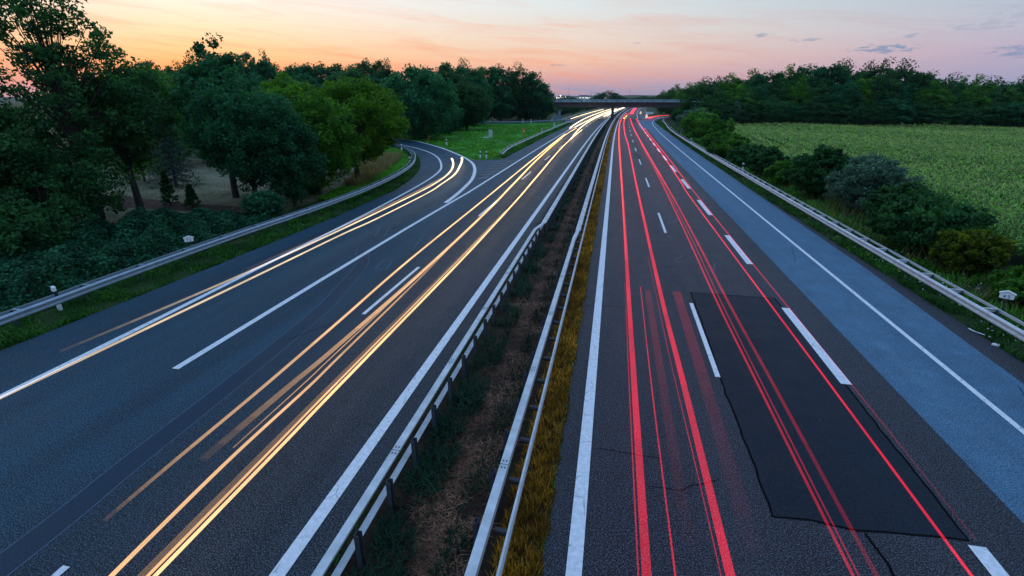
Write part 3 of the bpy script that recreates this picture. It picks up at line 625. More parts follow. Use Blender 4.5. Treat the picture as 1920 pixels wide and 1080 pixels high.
# --- hedgerow shrubs between the right guard rail and the maize
hed = [(17.8, 18.2, 1.3, 3.0, 'leaf_mid', 'broad dark shrub at the right frame edge behind the guard rail'), (17.2, 22.6, 1.4, 2.8, 'leaf_mid', 'low green shrub behind the number plate by the right guard rail'),
       (16.9, 27.0, 1.9, 2.5, 'leaf_yellow', 'small shrub with yellow leaves behind the right guard rail'), (16.9, 30.8, 2.6, 4.2, 'leaf_dark', 'biggest dark rounded shrub beside the yellow-leaved one'),
       (18.3, 36.2, 2.6, 3.6, 'leaf_dark', 'dark shrub between the biggest one and the grey-green one'), (18.6, 41.8, 3.7, 4.4, 'leaf_willow', 'grey-green feathery shrub in the hedge before the maize'),
       (16.9, 47.2, 3.9, 3.9, 'leaf_dark', 'tall dark shrub standing left of the grey-green one'), (16.4, 53.5, 2.1, 3.0, 'leaf_mid', 'low shrub left of the tall dark one'), (16.2, 59.5, 2.6, 3.4, 'leaf_dark', 'dark wedge-shaped shrub midway along the hedge'),
       (16.0, 67.5, 2.6, 3.6, 'leaf_dark', 'dark shrub before the small delineator midway along the hedge'), (15.8, 77, 2.8, 4.8, 'leaf_mid', 'green shrub in the farther half of the hedge'), (16.6, 88, 2.9, 5.0, 'leaf_mid', 'leafy shrub next beyond in the farther hedge'),
       (17.3, 103, 4.6, 6.0, 'leaf_mid', 'tall green shrub where the maize field narrows'), (17.4, 117, 5.2, 7, 'leaf_mid', 'rounded green shrub before the bridge bushes'), (18.6, 134, 5.4, 8, 'leaf_willow', 'large grey-green willow bush at the bend of the right guard rail'),
       (23.0, 150, 4.9, 8, 'leaf_dark', 'dark bush behind the grey-green willow'), (20.8, 176, 4.7, 6, 'leaf_dark', 'dark bush between the willow and the bridge')]
for i, (x, y, h, w_, lm, lb) in enumerate(hed):
    s = .15 + y * .0022; tree('hedge_shrub', lb, (x, y, 0), h * 1.03, w_ * 1.12, .0, 300 if y < 60 else 200, 75 if y < 60 else 50, s, w_ * .10, lm, 'dome', .7, 80 + i, 'shrub', group='shrubs of the hedgerow before the maize', nlimb=12, up=.3, aspect=.35 if lm == 'leaf_willow' else .55, leafname='foliage')
tree('silver_tree', 'slim silvery tree standing alone before the dark wood behind the maize', (30.9, 151, 0), 6.6, 3.2, .12, 90, 60, .4, .55, 'leaf_silver', 'oval', .5, 99)

# --- woods
protos = []
rng0 = random.Random(77)
for i, (lm, shp) in enumerate([('leaf_dark', 'round'), ('leaf_teal', 'oval'), ('leaf_mid', 'round'), ('leaf_bright', 'dome'), ('leaf_dark', 'oval'), ('leaf_teal', 'round')]):
    H, w_ = (14, 10)
    protos.append((lm, tree('woodland_tree', 'x', (0, 0, 0), H, w_, .02, 260, 46, .50, 1.25, lm, 'dome' if i != 4 else 'oval', .30, 200 + i, nlimb=10)))
used = set()
def place(pi, x, y, H, w_, label, group):
    lm, pr = protos[pi]
    o = pr if pi not in used else copy_tree(pr); used.add(pi)
    o.location = (x, y, 0); o.rotation_euler = (0, 0, rng0.uniform(0, 6.28)); o.scale = (w_ / 10, w_ / 10, H / 14); tag(o, label, 'tree', group); return o
# left wood, its skyline from the photograph
xs = [-150, -113, -102, -90, -79, -67, -57, -48, -44]; hs = [17, 19.1, 19.2, 18.5, 17.9, 17.4, 15.4, 17.6, 16]
GL = 'dark trees of the wood left of the road'
for k in range(26):
    x = -150 + k * 4.3 + rng0.uniform(-1, 1); h = np.interp(x, xs, hs) * rng0.uniform(.9, 1.06); place(rng0.choice([0, 1, 4, 5, 1]), x, 152 + rng0.uniform(-4, 4) + (0 if x < -60 else 8), h, rng0.uniform(8, 11), 'dark tree in the back row of the left wood', GL)
for k in range(18):
    x = -140 + k * 6 + rng0.uniform(-1, 1); y = 134 + rng0.uniform(-3, 3); place(rng0.choice([0, 1, 5, 4]), x, y, rng0.uniform(10, 13.0), rng0.uniform(9, 12), 'dark tree in the front row of the left wood', GL)
for (x, y, h, w_) in [(-62, 120, 13.5, 12), (-54, 116, 12, 11), (-70, 112, 12.5, 13), (-82, 110, 12, 13), (-95, 105, 12.5, 13), (-62, 98, 10.5, 11), (-75, 92, 10.5, 12), (-90, 85, 10.5, 12)]:
    place(rng0.choice([0, 1, 5]), x, y, h, w_, 'dark tree between garden trees and left wood', GL)
for (x, y, h, w_) in [(-54, 187, 19, 13), (-47, 186, 17.5, 13), (-41, 188, 18.4, 13), (-34.5, 190, 17.8, 12), (-30, 192, 16.2, 11), (-27, 195, 12.5, 9), (-60, 184, 18, 13), (-57, 177, 13, 12), (-48, 181.5, 12, 11), (-40, 184, 12, 10), (-33.5, 199, 14, 12), (-68, 178, 16, 14), (-77, 178, 15, 14)]:
    place(rng0.choice([0, 1, 5, 4]), x, y + 4, h, w_, 'tall dark tree behind the loop road', GL)
for (x, y, h, w_) in [(-26, 262, 5, 8), (-32, 250, 6, 9), (-36, 215, 6, 9), (-42, 208, 5, 8), (-24, 300, 5, 9), (-24, 345, 5.5, 10), (-40, 300, 7, 14), (-38, 240, 7, 10), (-22, 400, 5, 12), (-18, 460, 5, 14), (-8, 520, 6, 16)]:
    place(rng0.choice([2, 1, 0]), x, y, h, w_, 'low roadside tree left of the bridge', 'low roadside trees near the bridge')
# right wood
xs = [18, 23, 30, 38, 48, 55, 64, 75, 78, 85, 94, 101, 130]; hs = [10, 12.2, 13.4, 14.6, 15.6, 16.6, 17.2, 16.2, 14.6, 14.0, 12.4, 12.8, 12.4]
GR = 'trees of the wood behind the maize field'
for k in range(24):
    x = 25 + k * 4.2 + rng0.uniform(-1, 1); h = np.interp(x, xs, hs) * rng0.uniform(.93, 1.0); place(rng0.choice([0, 5, 0, 2, 0]), x, 168 + rng0.uniform(-3, 3), h, rng0.uniform(10, 13), 'tree in the tall back row behind the maize', GR)
for k in range(19):
    x = 28 + k * 5.0 + rng0.uniform(-1, 1); h = np.interp(x, xs, hs) * rng0.uniform(.66, .8); place([0, 2, 5, 0, 2, 0, 5, 3, 0, 5, 2, 0, 2][k % 13], x, 159 + rng0.uniform(-2, 2), h, rng0.uniform(8, 10), 'middle-height tree of the wood behind maize', GR)
for k in range(19):
    x = 30 + k * 5.0 + rng0.uniform(-1.4, 1.4); place([0, 4, 0, 5, 0][k % 5], x, 154 + rng0.uniform(-1, 1), rng0.uniform(6, 8), rng0.uniform(8, 10), 'low dark tree at the foot of the maize wood', GR)
for (x, y, h, w_, pi) in [(26.5, 182, 5.4, 9, 2), (22.5, 196, 5.0, 7, 0), (33, 236, 13, 11, 3), (40, 202, 13, 10, 2), (28, 212, 5.4, 9, 5), (38, 216, 11, 9, 0), (32, 190, 5.6, 9, 0), (29, 240, 12.5, 10, 2), (36, 248, 14, 12, 3), (45, 250, 15, 12, 2), (24.5, 262, 11, 9, 0), (29, 290, 13, 12, 2), (24.5, 305, 11, 9, 0), (40, 300, 14, 14, 0),
                          (42, 262, 10, 12, 0), (34, 310, 9, 13, 5), (55, 240, 14, 14, 0), (60, 270, 14, 14, 5)]:
    place(pi, x, y, h, w_, 'tree near the right end of the bridge', 'trees around the right end of the bridge')
for (x, y, h, w_) in [(-10, 620, 15, 30), (2, 640, 11, 26), (-22, 640, 10, 26), (28, 620, 10, 30), (46, 600, 11, 30), (66, 600, 12, 30), (-60, 700, 10, 34), (-90, 720, 9, 30), (60, 500, 12, 26), (80, 480, 13, 26)]:
    place(rng0.choice([0, 4]), x, y, h, w_, 'distant dark tree beyond the bridge on the skyline', 'distant trees beyond the bridge')

# --- bramble hedge at lower left
rng = np.random.default_rng(7); mb = MB(); N = 62000
yy = 8 + 24 * rng.random(N) ** .9; xx = -21.6 - 7.5 * rng.random(N)
hh = .85 + .35 * np.sin(xx * 1.1 + yy * .5) * np.cos(yy * .8 + xx * .3) + .35 * np.sin(xx * 2.9 + 1) * np.sin(yy * 2.3)
edge = np.clip((-21.5 - xx) / 1.6, 0.12, 1); hh = np.maximum(.12, hh * edge * np.clip((33 - yy) / 6, .25, 1) * 1.15)
P = np.stack([xx, yy, hh * rng.random(N) ** .25], 1); leaves(mb, P, .17, rng, .75, 0, np.clip(.35 + .3 * np.sin(xx * 2.2 + yy * 3.1) * rng.random(N) + rng.normal(0, .18, N), 0, 1))
tag(mb.build('bramble_thicket', M['hedge'], tint=True), 'dense dark bramble thicket behind the left guard rail', 'brambles', kind='stuff')

# --- grasses: blades scattered in strips; the far ones are larger and fewer
def grass(name, label, mat, fx0, fx1, y0, y1, n, L, wd, pw=1.0, seed=1, rise=.9, dr=.15, clump=None, z=-.02, follow=True, k=40.0, cat='grass', skew=1.6):
    rng = np.random.default_rng(seed); u = rng.random(n)
    ya, yb = max(y0, 4) + 0.0, y1; yy = (ya ** (1 - pw) + u * (yb ** (1 - pw) - ya ** (1 - pw))) ** (1 / (1 - pw)) if pw != 1 else ya * (yb / ya) ** u
    yy = yy - (max(y0, 4) - y0) * rng.random(n); a = np.array([fx0(y) if callable(fx0) else fx0 for y in yy]); b = np.array([fx1(y) if callable(fx1) else fx1 for y in yy])
    xx = a + (b - a) * rng.random(n)
    if clump:
        g = np.sin(xx * clump + 1.3 * np.sin(yy * clump * .7)) * np.sin(yy * clump * .9 + xx * .5); keep = g + rng.normal(0, .5, n) > -.05; xx, yy = xx[keep], yy[keep]
    if follow: xx = xx + np.where(yy > 76, (.009 * (yy - 76)) ** 2, 0)
    m = len(xx); sc = (1 + yy / k); mb = MB()
    strips(mb, np.stack([xx, yy, np.full(m, z)], 1), rng.random(m) * 6.28, L * rng.uniform(.5, 1.25, m) * sc ** .5, wd * sc * rng.uniform(.7, 1.3, m), np.clip(rng.normal(rise, .08, m), .3, 1.05), dr, np.clip(rng.random(m) ** skew * (.75 + .5 * np.sin(xx * 1.7 + 2 * np.sin(yy * .8)) * np.sin(yy * 1.1)), 0, 1), 0, 2)
    o = mb.build(name, M[mat], tint=True); tag(o, label, cat, kind='stuff'); return o
grass('dry_grass', 'golden dry grass strip beside the right median rail', 'blade_dry', -1.62, -.80, -1, 160, 85000, .17, .011, 1.25, 1, .95, .1, 9.0, .01, skew=1.7)
grass('green_edge_grass', 'small green tufts at the asphalt edge of the dry strip', 'blade_lawn', -.92, -.74, 0, 60, 1500, .09, .02, 1.2, 2, .8, .2, 5.0, .01)
grass('dead_stalks', 'reddish brown dead stalks lying in the median', 'blade_brown', -3.5, -1.95, 0, 120, 60000, .24, .014, 1.3, 3, .35, .2, 3.0)
grass('median_weeds', 'dark green weeds behind the left median rail', 'blade_weed', -3.95, -3.1, 0, 160, 15000, .42, .03, 1.25, 4, .85, .35, 2.4)
grass('median_weeds', 'dark green weeds left of the right median rail', 'blade_weed', -2.6, -2.0, 0, 90, 6000, .30, .028, 1.25, 5, .85, .35, 3.1)
grass('median_edge_grass', 'thin grass at the asphalt edge beside the left median rail', 'blade', -4.7, -4.2, 0, 120, 8000, .12, .016, 1.2, 6, .8, .2, 3.0)
grass('verge_grass', 'green grass between the right shoulder and the hedge', 'blade', lambda y: 13.12 - .5 * min(1, max(0, (y - 20) / 30)), 16.0, 8, 200, 90000, .28, .024, 1.2, 7, .82, .3, 1.6, skew=2.0)
grass('verge_weeds', 'darker weeds behind the right guard rail', 'blade_lawn', 14.5, 17.5, 10, 130, 16000, .42, .035, 1.2, 8, .9, .3, 1.3)
grass('verge_straw', 'pale dry stalks among the hedge shrubs', 'blade_straw', 14.8, 17.5, 12, 90, 3500, .6, .016, 1.2, 9, .97, .15, 1.1)
grass('left_verge_grass', 'green grass below the left guard rail', 'blade', lambda y: np.interp(y, [-6, 12, 21, 33, 44, 50, 57, 64, 71, 79], [-21.5, -21.5, -21.6, -21.4, -21.5, -22.4, -24.4, -26.8, -29.6, -34]), lambda y: np.interp(y, [-6, 12, 21, 33, 44, 50, 57, 64, 71, 79], [-19.6, -19.45, -19.15, -18.95, -19.35, -20.25, -21.95, -24.3, -27.2, -31.5]), 6, 79, 60000, .24, .022, 1.0, 10, .8, .3, 1.9, follow=False, skew=2.2)
grass('bend_grass', 'bright green grass inside the slip road bend', 'blade_lawn', lambda y: np.interp(y, [38, 50, 60, 71, 85], [-23.5, -25.5, -29, -33, -44]), lambda y: np.interp(y, [38, 50, 57, 64, 71, 79, 85], [-20.6, -22, -23.6, -26, -29, -33.5, -38]), 38, 85, 42000, .34, .04, 1.0, 11, .85, .25, None, follow=False)
grass('tall_straw', 'pale straw-coloured tall grass beside the maple trunk', 'blade_straw', lambda y: np.interp(y, [44, 56, 68], [-24.2, -28.5, -32]), lambda y: np.interp(y, [44, 56, 68], [-22.9, -25.2, -28.5]), 44, 68, 12000, .75, .03, 1.0, 12, .97, .12, 1.0, follow=False)
grass('island_grass', 'bright mown grass on the triangular island', 'blade_lawn', lambda y: np.interp(y, [70, 77, 90, 103, 117, 171], [-18.6, -23, -31, -41, -55, -70]), -15.2, 70, 168, 60000, .14, .07, .9, 13, .8, .2, .35, follow=False)
grass('island_grass_edge', 'darker grass between the island rail and left carriageway', 'blade', -16.6, -14.95, 72, 180, 9000, .16, .05, 1.0, 14, .85, .2, None)
grass('garden_grass', 'thin dry grass of the garden lawn', 'blade_straw', -44, -25, 27, 44, 14000, .10, .03, 1.0, 15, .7, .2, .8, follow=False)

# white umbels on the verge
rng = np.random.default_rng(17); mb = MB(); n = 240; yy = 10 + 22 * rng.random(n); xx = 13.2 + 3.0 * rng.random(n) ** 1.3; zz = .2 + .25 * rng.random(n)
leaves(mb, np.stack([xx, yy, zz], 1), .055, rng, 3.0, aspect=1.0); tag(mb.build('verge_flowers', M['white'], tint=True), 'tiny white flowers scattered in the right verge grass', 'flowers', kind='stuff')
mb = MB(); n = 60; yy = 16 + 40 * rng.random(n); xx = 13.2 + .9 * rng.random(n); leaves(mb, np.stack([xx, yy, .22 + .1 * rng.random(n)], 1), .07, rng, 2.0, aspect=1.0)
t = NT('yellow_petals'); M['petal'] = t.set((.6, .42, .02), .6); tag(mb.build('verge_flowers_yellow', M['petal'], tint=True), 'tiny yellow flowers in the right verge grass', 'flowers', kind='stuff')

# ------------------------------------------------------------------ maize field
rng = np.random.default_rng(21); mb = MB(); th = R(-5.5); ct, st_ = math.cos(th), math.sin(th)
def maize(y0, y1, sp_, nleaf, seg, wmul):
    r = np.arange(-40, 170, .75); s = np.arange(0, 190, sp_); a, b = np.meshgrid(r, s); a = a.ravel() + rng.normal(0, .05, a.size); b = b.ravel() + rng.normal(0, .06, b.size)
    x = a * ct - b * st_; y = a * st_ + b * ct
    keep = (y > y0) & (y <= y1) & (x > 19.3 + .035 * np.maximum(0, y - 60)) & (x < .78 * y + 12) & (y < 151 - .16 * (x - 24)) & (y > 15)
    keep &= ~((np.abs(y - (83 + .13 * (x - 30))) < .9) & (x > 40)) & ~((np.abs(y - (122 + .1 * (x - 30))) < .8))
    x, y = x[keep], y[keep]; n = len(x)
    hgt = 2.05 + .22 * np.sin(x * .21 + y * .08) + .12 * np.sin(y * .5) + rng.normal(0, .15, n); hgt = hgt * np.where(np.round(a[keep] / .75).astype(int) % 3 == 0, .62, 1.0)
    base = np.stack([x, y, np.zeros(n)], 1)
    for k in range(nleaf):
        f = 1 - .62 * (k / max(1, nleaf - 1)); bz = base.copy(); bz[:, 2] = hgt * (f * .80)
        az_ = rng.random(n) * .9 + (k % 2) * math.pi + rng.normal(0, .5, n) + x * 3
        strips(mb, bz, az_, rng.uniform(.55, .95, n), .105 * wmul * rng.uniform(.8, 1.2, n), rng.uniform(.45, .85, n), .55, np.clip(rng.random(n) ** 1.8 * 1.1 - .2 * (1 - f), 0, 1), 0, seg)
    for k in range(2 if sp_ < .4 else 3):
        tz = base.copy(); tz[:, 2] = hgt * .84
        strips(mb, tz, rng.random(n) * 6.28, rng.uniform(.30, .45, n), np.full(n, .032 * wmul), rng.uniform(.9, 1.0, n), .06, rng.random(n), 1, 1)
maize(14, 50, .21, 8, 3, 1.0); maize(50, 90, .26, 5, 2, 1.3); maize(90, 152, .36, 4, 2, 1.8)
tag(mb.build('maize_field', [M['maize'], M['tassel']], tint=True), 'large field of green maize with pale tassels right of the road', 'maize', kind='stuff')

# ------------------------------------------------------------------ street furniture
def delineator(loc, label, h=1.0, sc=1.0, z=0.0, s=1):
    t = thing('delineator_post', label, 'road post', (loc[0], loc[1], z), group='white delineator posts beside the roads')
    mb = MB(); mb.prism([(-.06 * sc, -.05 * sc), (.06 * sc, -.05 * sc), (.045 * sc, .05 * sc), (-.045 * sc, .05 * sc)], 0, h - .22); mb.build('lower_body', M['white'], t)
    mb = MB(); mb.prism([(-.062 * sc, -.052 * sc), (.062 * sc, -.052 * sc), (.047 * sc, .052 * sc), (-.047 * sc, .052 * sc)], h - .45 * min(1, h), h - .2); mb.build('black_band', M['black'], t)
    mb = MB(); v = [(-.06 * sc, -.05 * sc, h - .2), (.06 * sc, -.05 * sc, h - .2), (.045 * sc, .05 * sc, h - .2), (-.045 * sc, .05 * sc, h - .2), (-.06 * sc, -.05 * sc, h), (.06 * sc, -.05 * sc, h - .04), (.045 * sc, .05 * sc, h - .04), (-.045 * sc, .05 * sc, h)]
    mb.add(v, [(3, 2, 1, 0), (4, 5, 6, 7), (0, 1, 5, 4), (1, 2, 6, 5), (2, 3, 7, 6), (3, 0, 4, 7)]); mb.build('cap', M['white'], t); return t
delineator((-18.15, 71.0), 'white delineator with black band, left one of the pair at the island tip', 1.0, 1.5)
delineator((-17.3, 71.1), 'white delineator with black band, right one of the pair at the island tip', 1.0, 1.5)
delineator((-29.1, 90.0), 'white delineator with black band standing alone on the island beside the slip road', 1.1, 1.8)
delineator((-20.95, 14.9), 'white delineator with black band behind the near left guard rail', 1.0, 1.1)
delineator((-25.2, 62.6), 'small delineator behind the curving left guard rail below the maple', .95, 1.2)
delineator((-33.4, 79.9), 'delineator at the far turn of the curving left guard rail', 1.0, 1.6)
for (x, y, lb) in [(14.35, 62.4, 'short white delineator on the right guard rail, the nearest'), (13.7, 101, 'short white delineator on the right guard rail, the second'), (14.0, 120, 'short white delineator on the right guard rail, the third'), (13.9, 141, 'short white delineator at the bend of the right guard rail'), (16.6, 196, 'short delineator at the exit end of the right guard rail')]:
    delineator((x, y), lb, 1.1, 1.3 + y * .006)
for (x, y, lb) in [(-17.0, 126, 'delineator behind the island guard rail near the orange telephone'), (-17.7, 158, 'delineator behind the island guard rail farther on'), (-43, 174.5, 'delineator behind the far straight rail, the leftmost'), (-31, 181, 'delineator behind the far straight rail, the middle one'), (-28.4, 182.5, 'delineator behind the far straight rail, right of the middle one'), (-22.8, 196, 'delineator behind the far straight rail, the rightmost'), (-16.6, 186, 'delineator at the island end, left of the pair'), (-15.8, 186, 'delineator at the island end, right of the pair')]:
    delineator((x, y), lb, 1.15, 1.6 + y * .008)
def text_obj(s, size, loc, rot, mat, parent, name='number'):
    cu = bpy.data.curves.new(name, 'FONT'); cu.body = s; cu.size = size; cu.extrude = .003; cu.align_x = 'CENTER'; cu.align_y = 'CENTER'
    to = bpy.data.objects.new(name, cu); COL.objects.link(to); dg = bpy.context.evaluated_depsgraph_get(); me = bpy.data.meshes.new_from_object(to.evaluated_get(dg)); bpy.data.objects.remove(to)
    o = bpy.data.objects.new(name, me); me.materials.clear(); me.materials.append(mat); COL.objects.link(o); o.parent = parent; o.location = loc; o.rotation_euler = rot; return o
def kmplate(loc, label, txt, rz):
    t = thing('distance_marker', label, 'distance marker', loc, rz)
    mb = MB(); P_ = [(-.20, 0), (.20, 0), (.21, .2), (0, .28), (-.21, .2)]
    v = [(x, -.03, .92 + z) for x, z in P_] + [(x, .03, .92 + z) for x, z in P_]; mb.add(v, [(0, 1, 2, 4), (2, 3, 4, 4), (9, 7, 6, 5), (9, 8, 7, 7)] + [(i, i + 5, (i + 1) % 5 + 5, (i + 1) % 5) for i in range(5)]); mb.build('plate', M['white'], t)
    mb = MB(); 
    for s in (-1, 1): mb.add([(0, -.06, 1.225), (s * .235, -.06, 1.13), (s * .235, .06, 1.13), (0, .06, 1.225), (0, -.06, 1.20), (s * .235, -.06, 1.105), (s * .235, .06, 1.105), (0, .06, 1.20)], [(0, 1, 2, 3), (4, 7, 6, 5), (0, 4, 5, 1), (1, 5, 6, 2), (2, 6, 7, 3), (3, 7, 4, 0)])
    mb.build('cap', M['white'], t)
    MB().box((0, .05, .46), (.05, .04, 1.1)).build('post', M['steel_dark'], t)
    text_obj(txt, .16, (0, -.035, 1.0), (R(90), 0, 0), M['black'], t)
kmplate((14.5, 20.6, 0), 'white house-shaped number plate 45 behind the right guard rail', '4 5', R(-35))
kmplate((-21.1, 21.9, 0), 'white house-shaped number plate 75 behind the left guard rail', '7 5', R(44))
# cabinet, emergency telephone, stakes, signs
t = thing('utility_cabinet', 'pale blue-grey utility cabinet on the grass island', 'cabinet', (-26.0, 110.8, 0), R(14)); mb = MB(); mb.box((0, 0, .78), (.78, .45, 1.5)); mb.build('body', M['cab'], t)
mb = MB(); mb.box((0, 0, 1.56), (.86, .52, .07)); mb.build('lid', M['cab'], t); MB().box((0, -.232, .8), (.66, .012, 1.3)).build('door', M['cab'], t); MB().box((-1.0, 0, .06), (1.1, .7, .12)).build('base_slab', M['white'], t)
t = thing('emergency_telephone', 'orange roadside emergency telephone pillar behind the island rail', 'emergency telephone', (-18.7, 110, 0), R(10)); MB().tube([(0, 0, -.1), (0, 0, 1.2)], .11, 10).build('post', M['orange'], t)
mb = MB(); mb.box((0, 0, 1.5), (.40, .34, .66)); mb.build('housing', M['orange'], t); mb = MB(); mb.prism([(-.3, -.25), (.3, -.25), (.3, .25), (-.3, .25)], 1.83, 1.96); mb.build('roof', M['orange'], t); MB().box((0, -.178, 1.5), (.24, .012, .34)).build('front_panel', M['white'], t)
for (x, y, lb) in [(-16.5, 71.8, 'thin red stake beside the pair of delineators'), (-34.8, 96.5, 'thin red stake beside the slip road before the dark tree')]:
    t = thing('marker_stake', lb, 'stake', (x, y, 0)); MB().tube([(0, 0, -.1), (.02, 0, 1.15)], [.05, .045], 6).build('pole', M['orange'], t); MB().tube([(.02, 0, 1.15), (.02, 0, 1.22)], [.06, .03], 6).build('tip', M['orange'], t)
t = thing('arrow_sign', 'grey back of a big left-pointing arrow sign with a tall panel at the island end', 'road sign', (-20.2, 185, 0))
mb = MB(); mb.add([(x, yv, z) for yv in (-.03, .03) for x, z in [(-1.7, 1.8), (-.95, 2.35), (1.9, 2.35), (1.9, 1.25), (-.95, 1.25)]], [(0, 1, 4, 4), (1, 2, 3, 4), (5, 9, 6, 6), (6, 9, 8, 7)] + [(i, i + 5, (i + 1) % 5 + 5, (i + 1) % 5) for i in range(5)]); mb.build('arrow_panel', M['signback'], t)
MB().box((1.15, -.08, 3.1), (.9, .06, 1.5)).build('tall_panel', M['signback'], t)
for x in (-.5, 1.15): MB().tube([(x, .08, -.1), (x, .08, 2.6 if x < 0 else 3.8)], .07, 8).build('post', M['signback'], t)
t = thing('arrow_sign', 'white right-pointing arrow sign at the exit fork under the bridge', 'road sign', (15.6, 262, 0))
mb = MB(); mb.add([(x, yv, z) for yv in (-.03, .03) for x, z in [(2.0, 1.45), (1.1, 2.0), (-1.8, 2.0), (-1.8, .9), (1.1, .9)]], [(0, 4, 1, 1), (1, 4, 3, 2), (5, 6, 9, 9), (6, 7, 8, 9)] + [(i, i + 5, (i + 1) % 5 + 5, (i + 1) % 5) for i in range(5)]); mb.build('arrow_panel', M['white'], t)
mb = MB(); a_ = np.linspace(0, 2 * math.pi, 21)[:-1]; mb.add([(.7 + .38 * math.cos(q), -.05, 2.45 + .38 * math.sin(q)) for q in a_] + [(.7, -.05, 2.45)], [(i, (i + 1) % 20, 20, 20) for i in range(20)]); mb.add([(.7 + .38 * math.cos(q), -.02, 2.45 + .38 * math.sin(q)) for q in a_] + [(.7, -.02, 2.45)], [((i + 1) % 20, i, 20, 20) for i in range(20)]); mb.build('round_panel', M['signblue'], t)
for x in (-1.2, .7): MB().tube([(x, .08, -.1), (x, .08, 1.9 if x < 0 else 2.5)], .06, 8).build('post', M['steel_dark'], t)
for (x, y, lb) in [(13.3, 245, 'round pale beacon bollard at the tip of the exit fork'), (13.0, 300, 'round pale beacon bollard farther back on the exit fork')]:
    t = thing('beacon_bollard', lb, 'bollard', (x, y, 0)); MB().tube([(0, 0, -.05), (0, 0, .9), (0, 0, 1.3)], [.42, .45, .3], 12).build('body', lamp('lit_bollard', (1, .62, .35), .8), t); MB().tube([(0, 0, 1.3), (0, 0, 1.42)], [.2, .05], 10).build('cap', M['white'], t)
# litter at the right shoulder
mb = MB(); ribbon(mb, smooth([(0, .35), (.04, .1), (.16, -.1), (.3, -.35)], 4), .07, .02); o = mb.build('litter', M['white']); o.location = (13.0, 19.3, 0.01); tag(o, 'curled pale strip lying on the right shoulder edge', 'litter')
mb = MB(); mb.prism([(-.12, 0), (0, .12), (.14, .03), (.05, -.1)], 0, .04); o = mb.build('litter', M['white']); o.location = (13.05, 18.3, 0.01); tag(o, 'small white scrap lying on the right shoulder edge', 'litter')

# ------------------------------------------------------------------ far town, lamps, masts
rng0 = random.Random(9)
for i in range(16):
    x = -330 + i * 22 + rng0.uniform(-5, 5); y = 1500 + rng0.uniform(-80, 80); w_, h = rng0.uniform(14, 30), rng0.uniform(5, 8)
    t = thing('far_building', 'small pale building of the distant town on the horizon', 'building', (x, y, 6.0), group='buildings of the distant town')
    MB().box((0, 0, h / 2 - 3), (w_, 12, h + 6)).build('wall', M['house'], t)
    mb = MB(); mb.add([(-w_ / 2 - .5, -6.5, h), (w_ / 2 + .5, -6.5, h), (w_ / 2 + .5, 6.5, h), (-w_ / 2 - .5, 6.5, h), (-w_ / 2 + 1, 0, h + 3), (w_ / 2 - 1, 0, h + 3)], [(0, 1, 5, 4), (2, 3, 4, 5), (3, 0, 4, 4), (1, 2, 5, 5), (3, 2, 1, 0)]); mb.build('roof', M['roof'], t)
    for k in range(3): MB().box((-w_ / 3 + k * w_ / 3, -6.06, h * .55), (2.2, .1, 1.6)).build('window', M['window'], t)
for i, (x, z) in enumerate([(-321, 15), (-306, 12), (-300, 16), (-232, 16), (-228, 12), (-222, 14), (-209, 17), (-187, 16), (-178, 14), (-160, 15), (-141, 14), (-128, 11), (-176, 9), (-150, 9), (-288, 11)]):
    t = thing('far_street_lamp', 'tiny warm street lamp glowing in the distant town', 'street lamp', (x, 1380, 0), group='street lamps of the distant town')
    MB().tube([(0, 0, 0), (0, 0, z)], [.2, .12], 6).build('pole', M['steel_dark'], t); mb = MB(); mb.tube([(0, 0, z), (0, 0, z + .5), (0, 0, z + 1.1), (0, 0, z + 1.5)], [.3, .95, .95, .3], 8); mb.build('lamp_head', M['lamp'], t)
for (x, h) in [(-262, 40), (-122, 44), (-66, 38), (-8, 36), (30, 40)]:
    t = thing('radio_mast', 'thin distant mast on the horizon beyond the bridge', 'mast', (x * 1.5, 2100, 5), group='masts on the horizon')
    MB().tube([(0, 0, 0), (0, 0, h)], [.5, .25], 5).build('pole', M['steel_dark'], t); MB().box((0, 0, h * .8), (5, .3, .3)).build('crossbar', M['steel_dark'], t)

from collections import defaultdict
_by = defaultdict(list)
for o in COL.objects:
    if o.parent is None and o.get('label') and o.get('group'): _by[o['label']].append(o)
def ordn(i): return str(i) + ('th' if 10 <= i % 100 <= 20 else {1: 'st', 2: 'nd', 3: 'rd'}.get(i % 10, 'th'))
for lb, os_ in _by.items():
    if len(os_) > 1:
        os_.sort(key=lambda o: math.atan2(o.location.x, o.location.y))
        for i, o in enumerate(os_): o['label'] = lb + ', ' + (('leftmost' if i == 0 else 'rightmost' if i == len(os_) - 1 else ordn(i + 1) + ' from the left'))
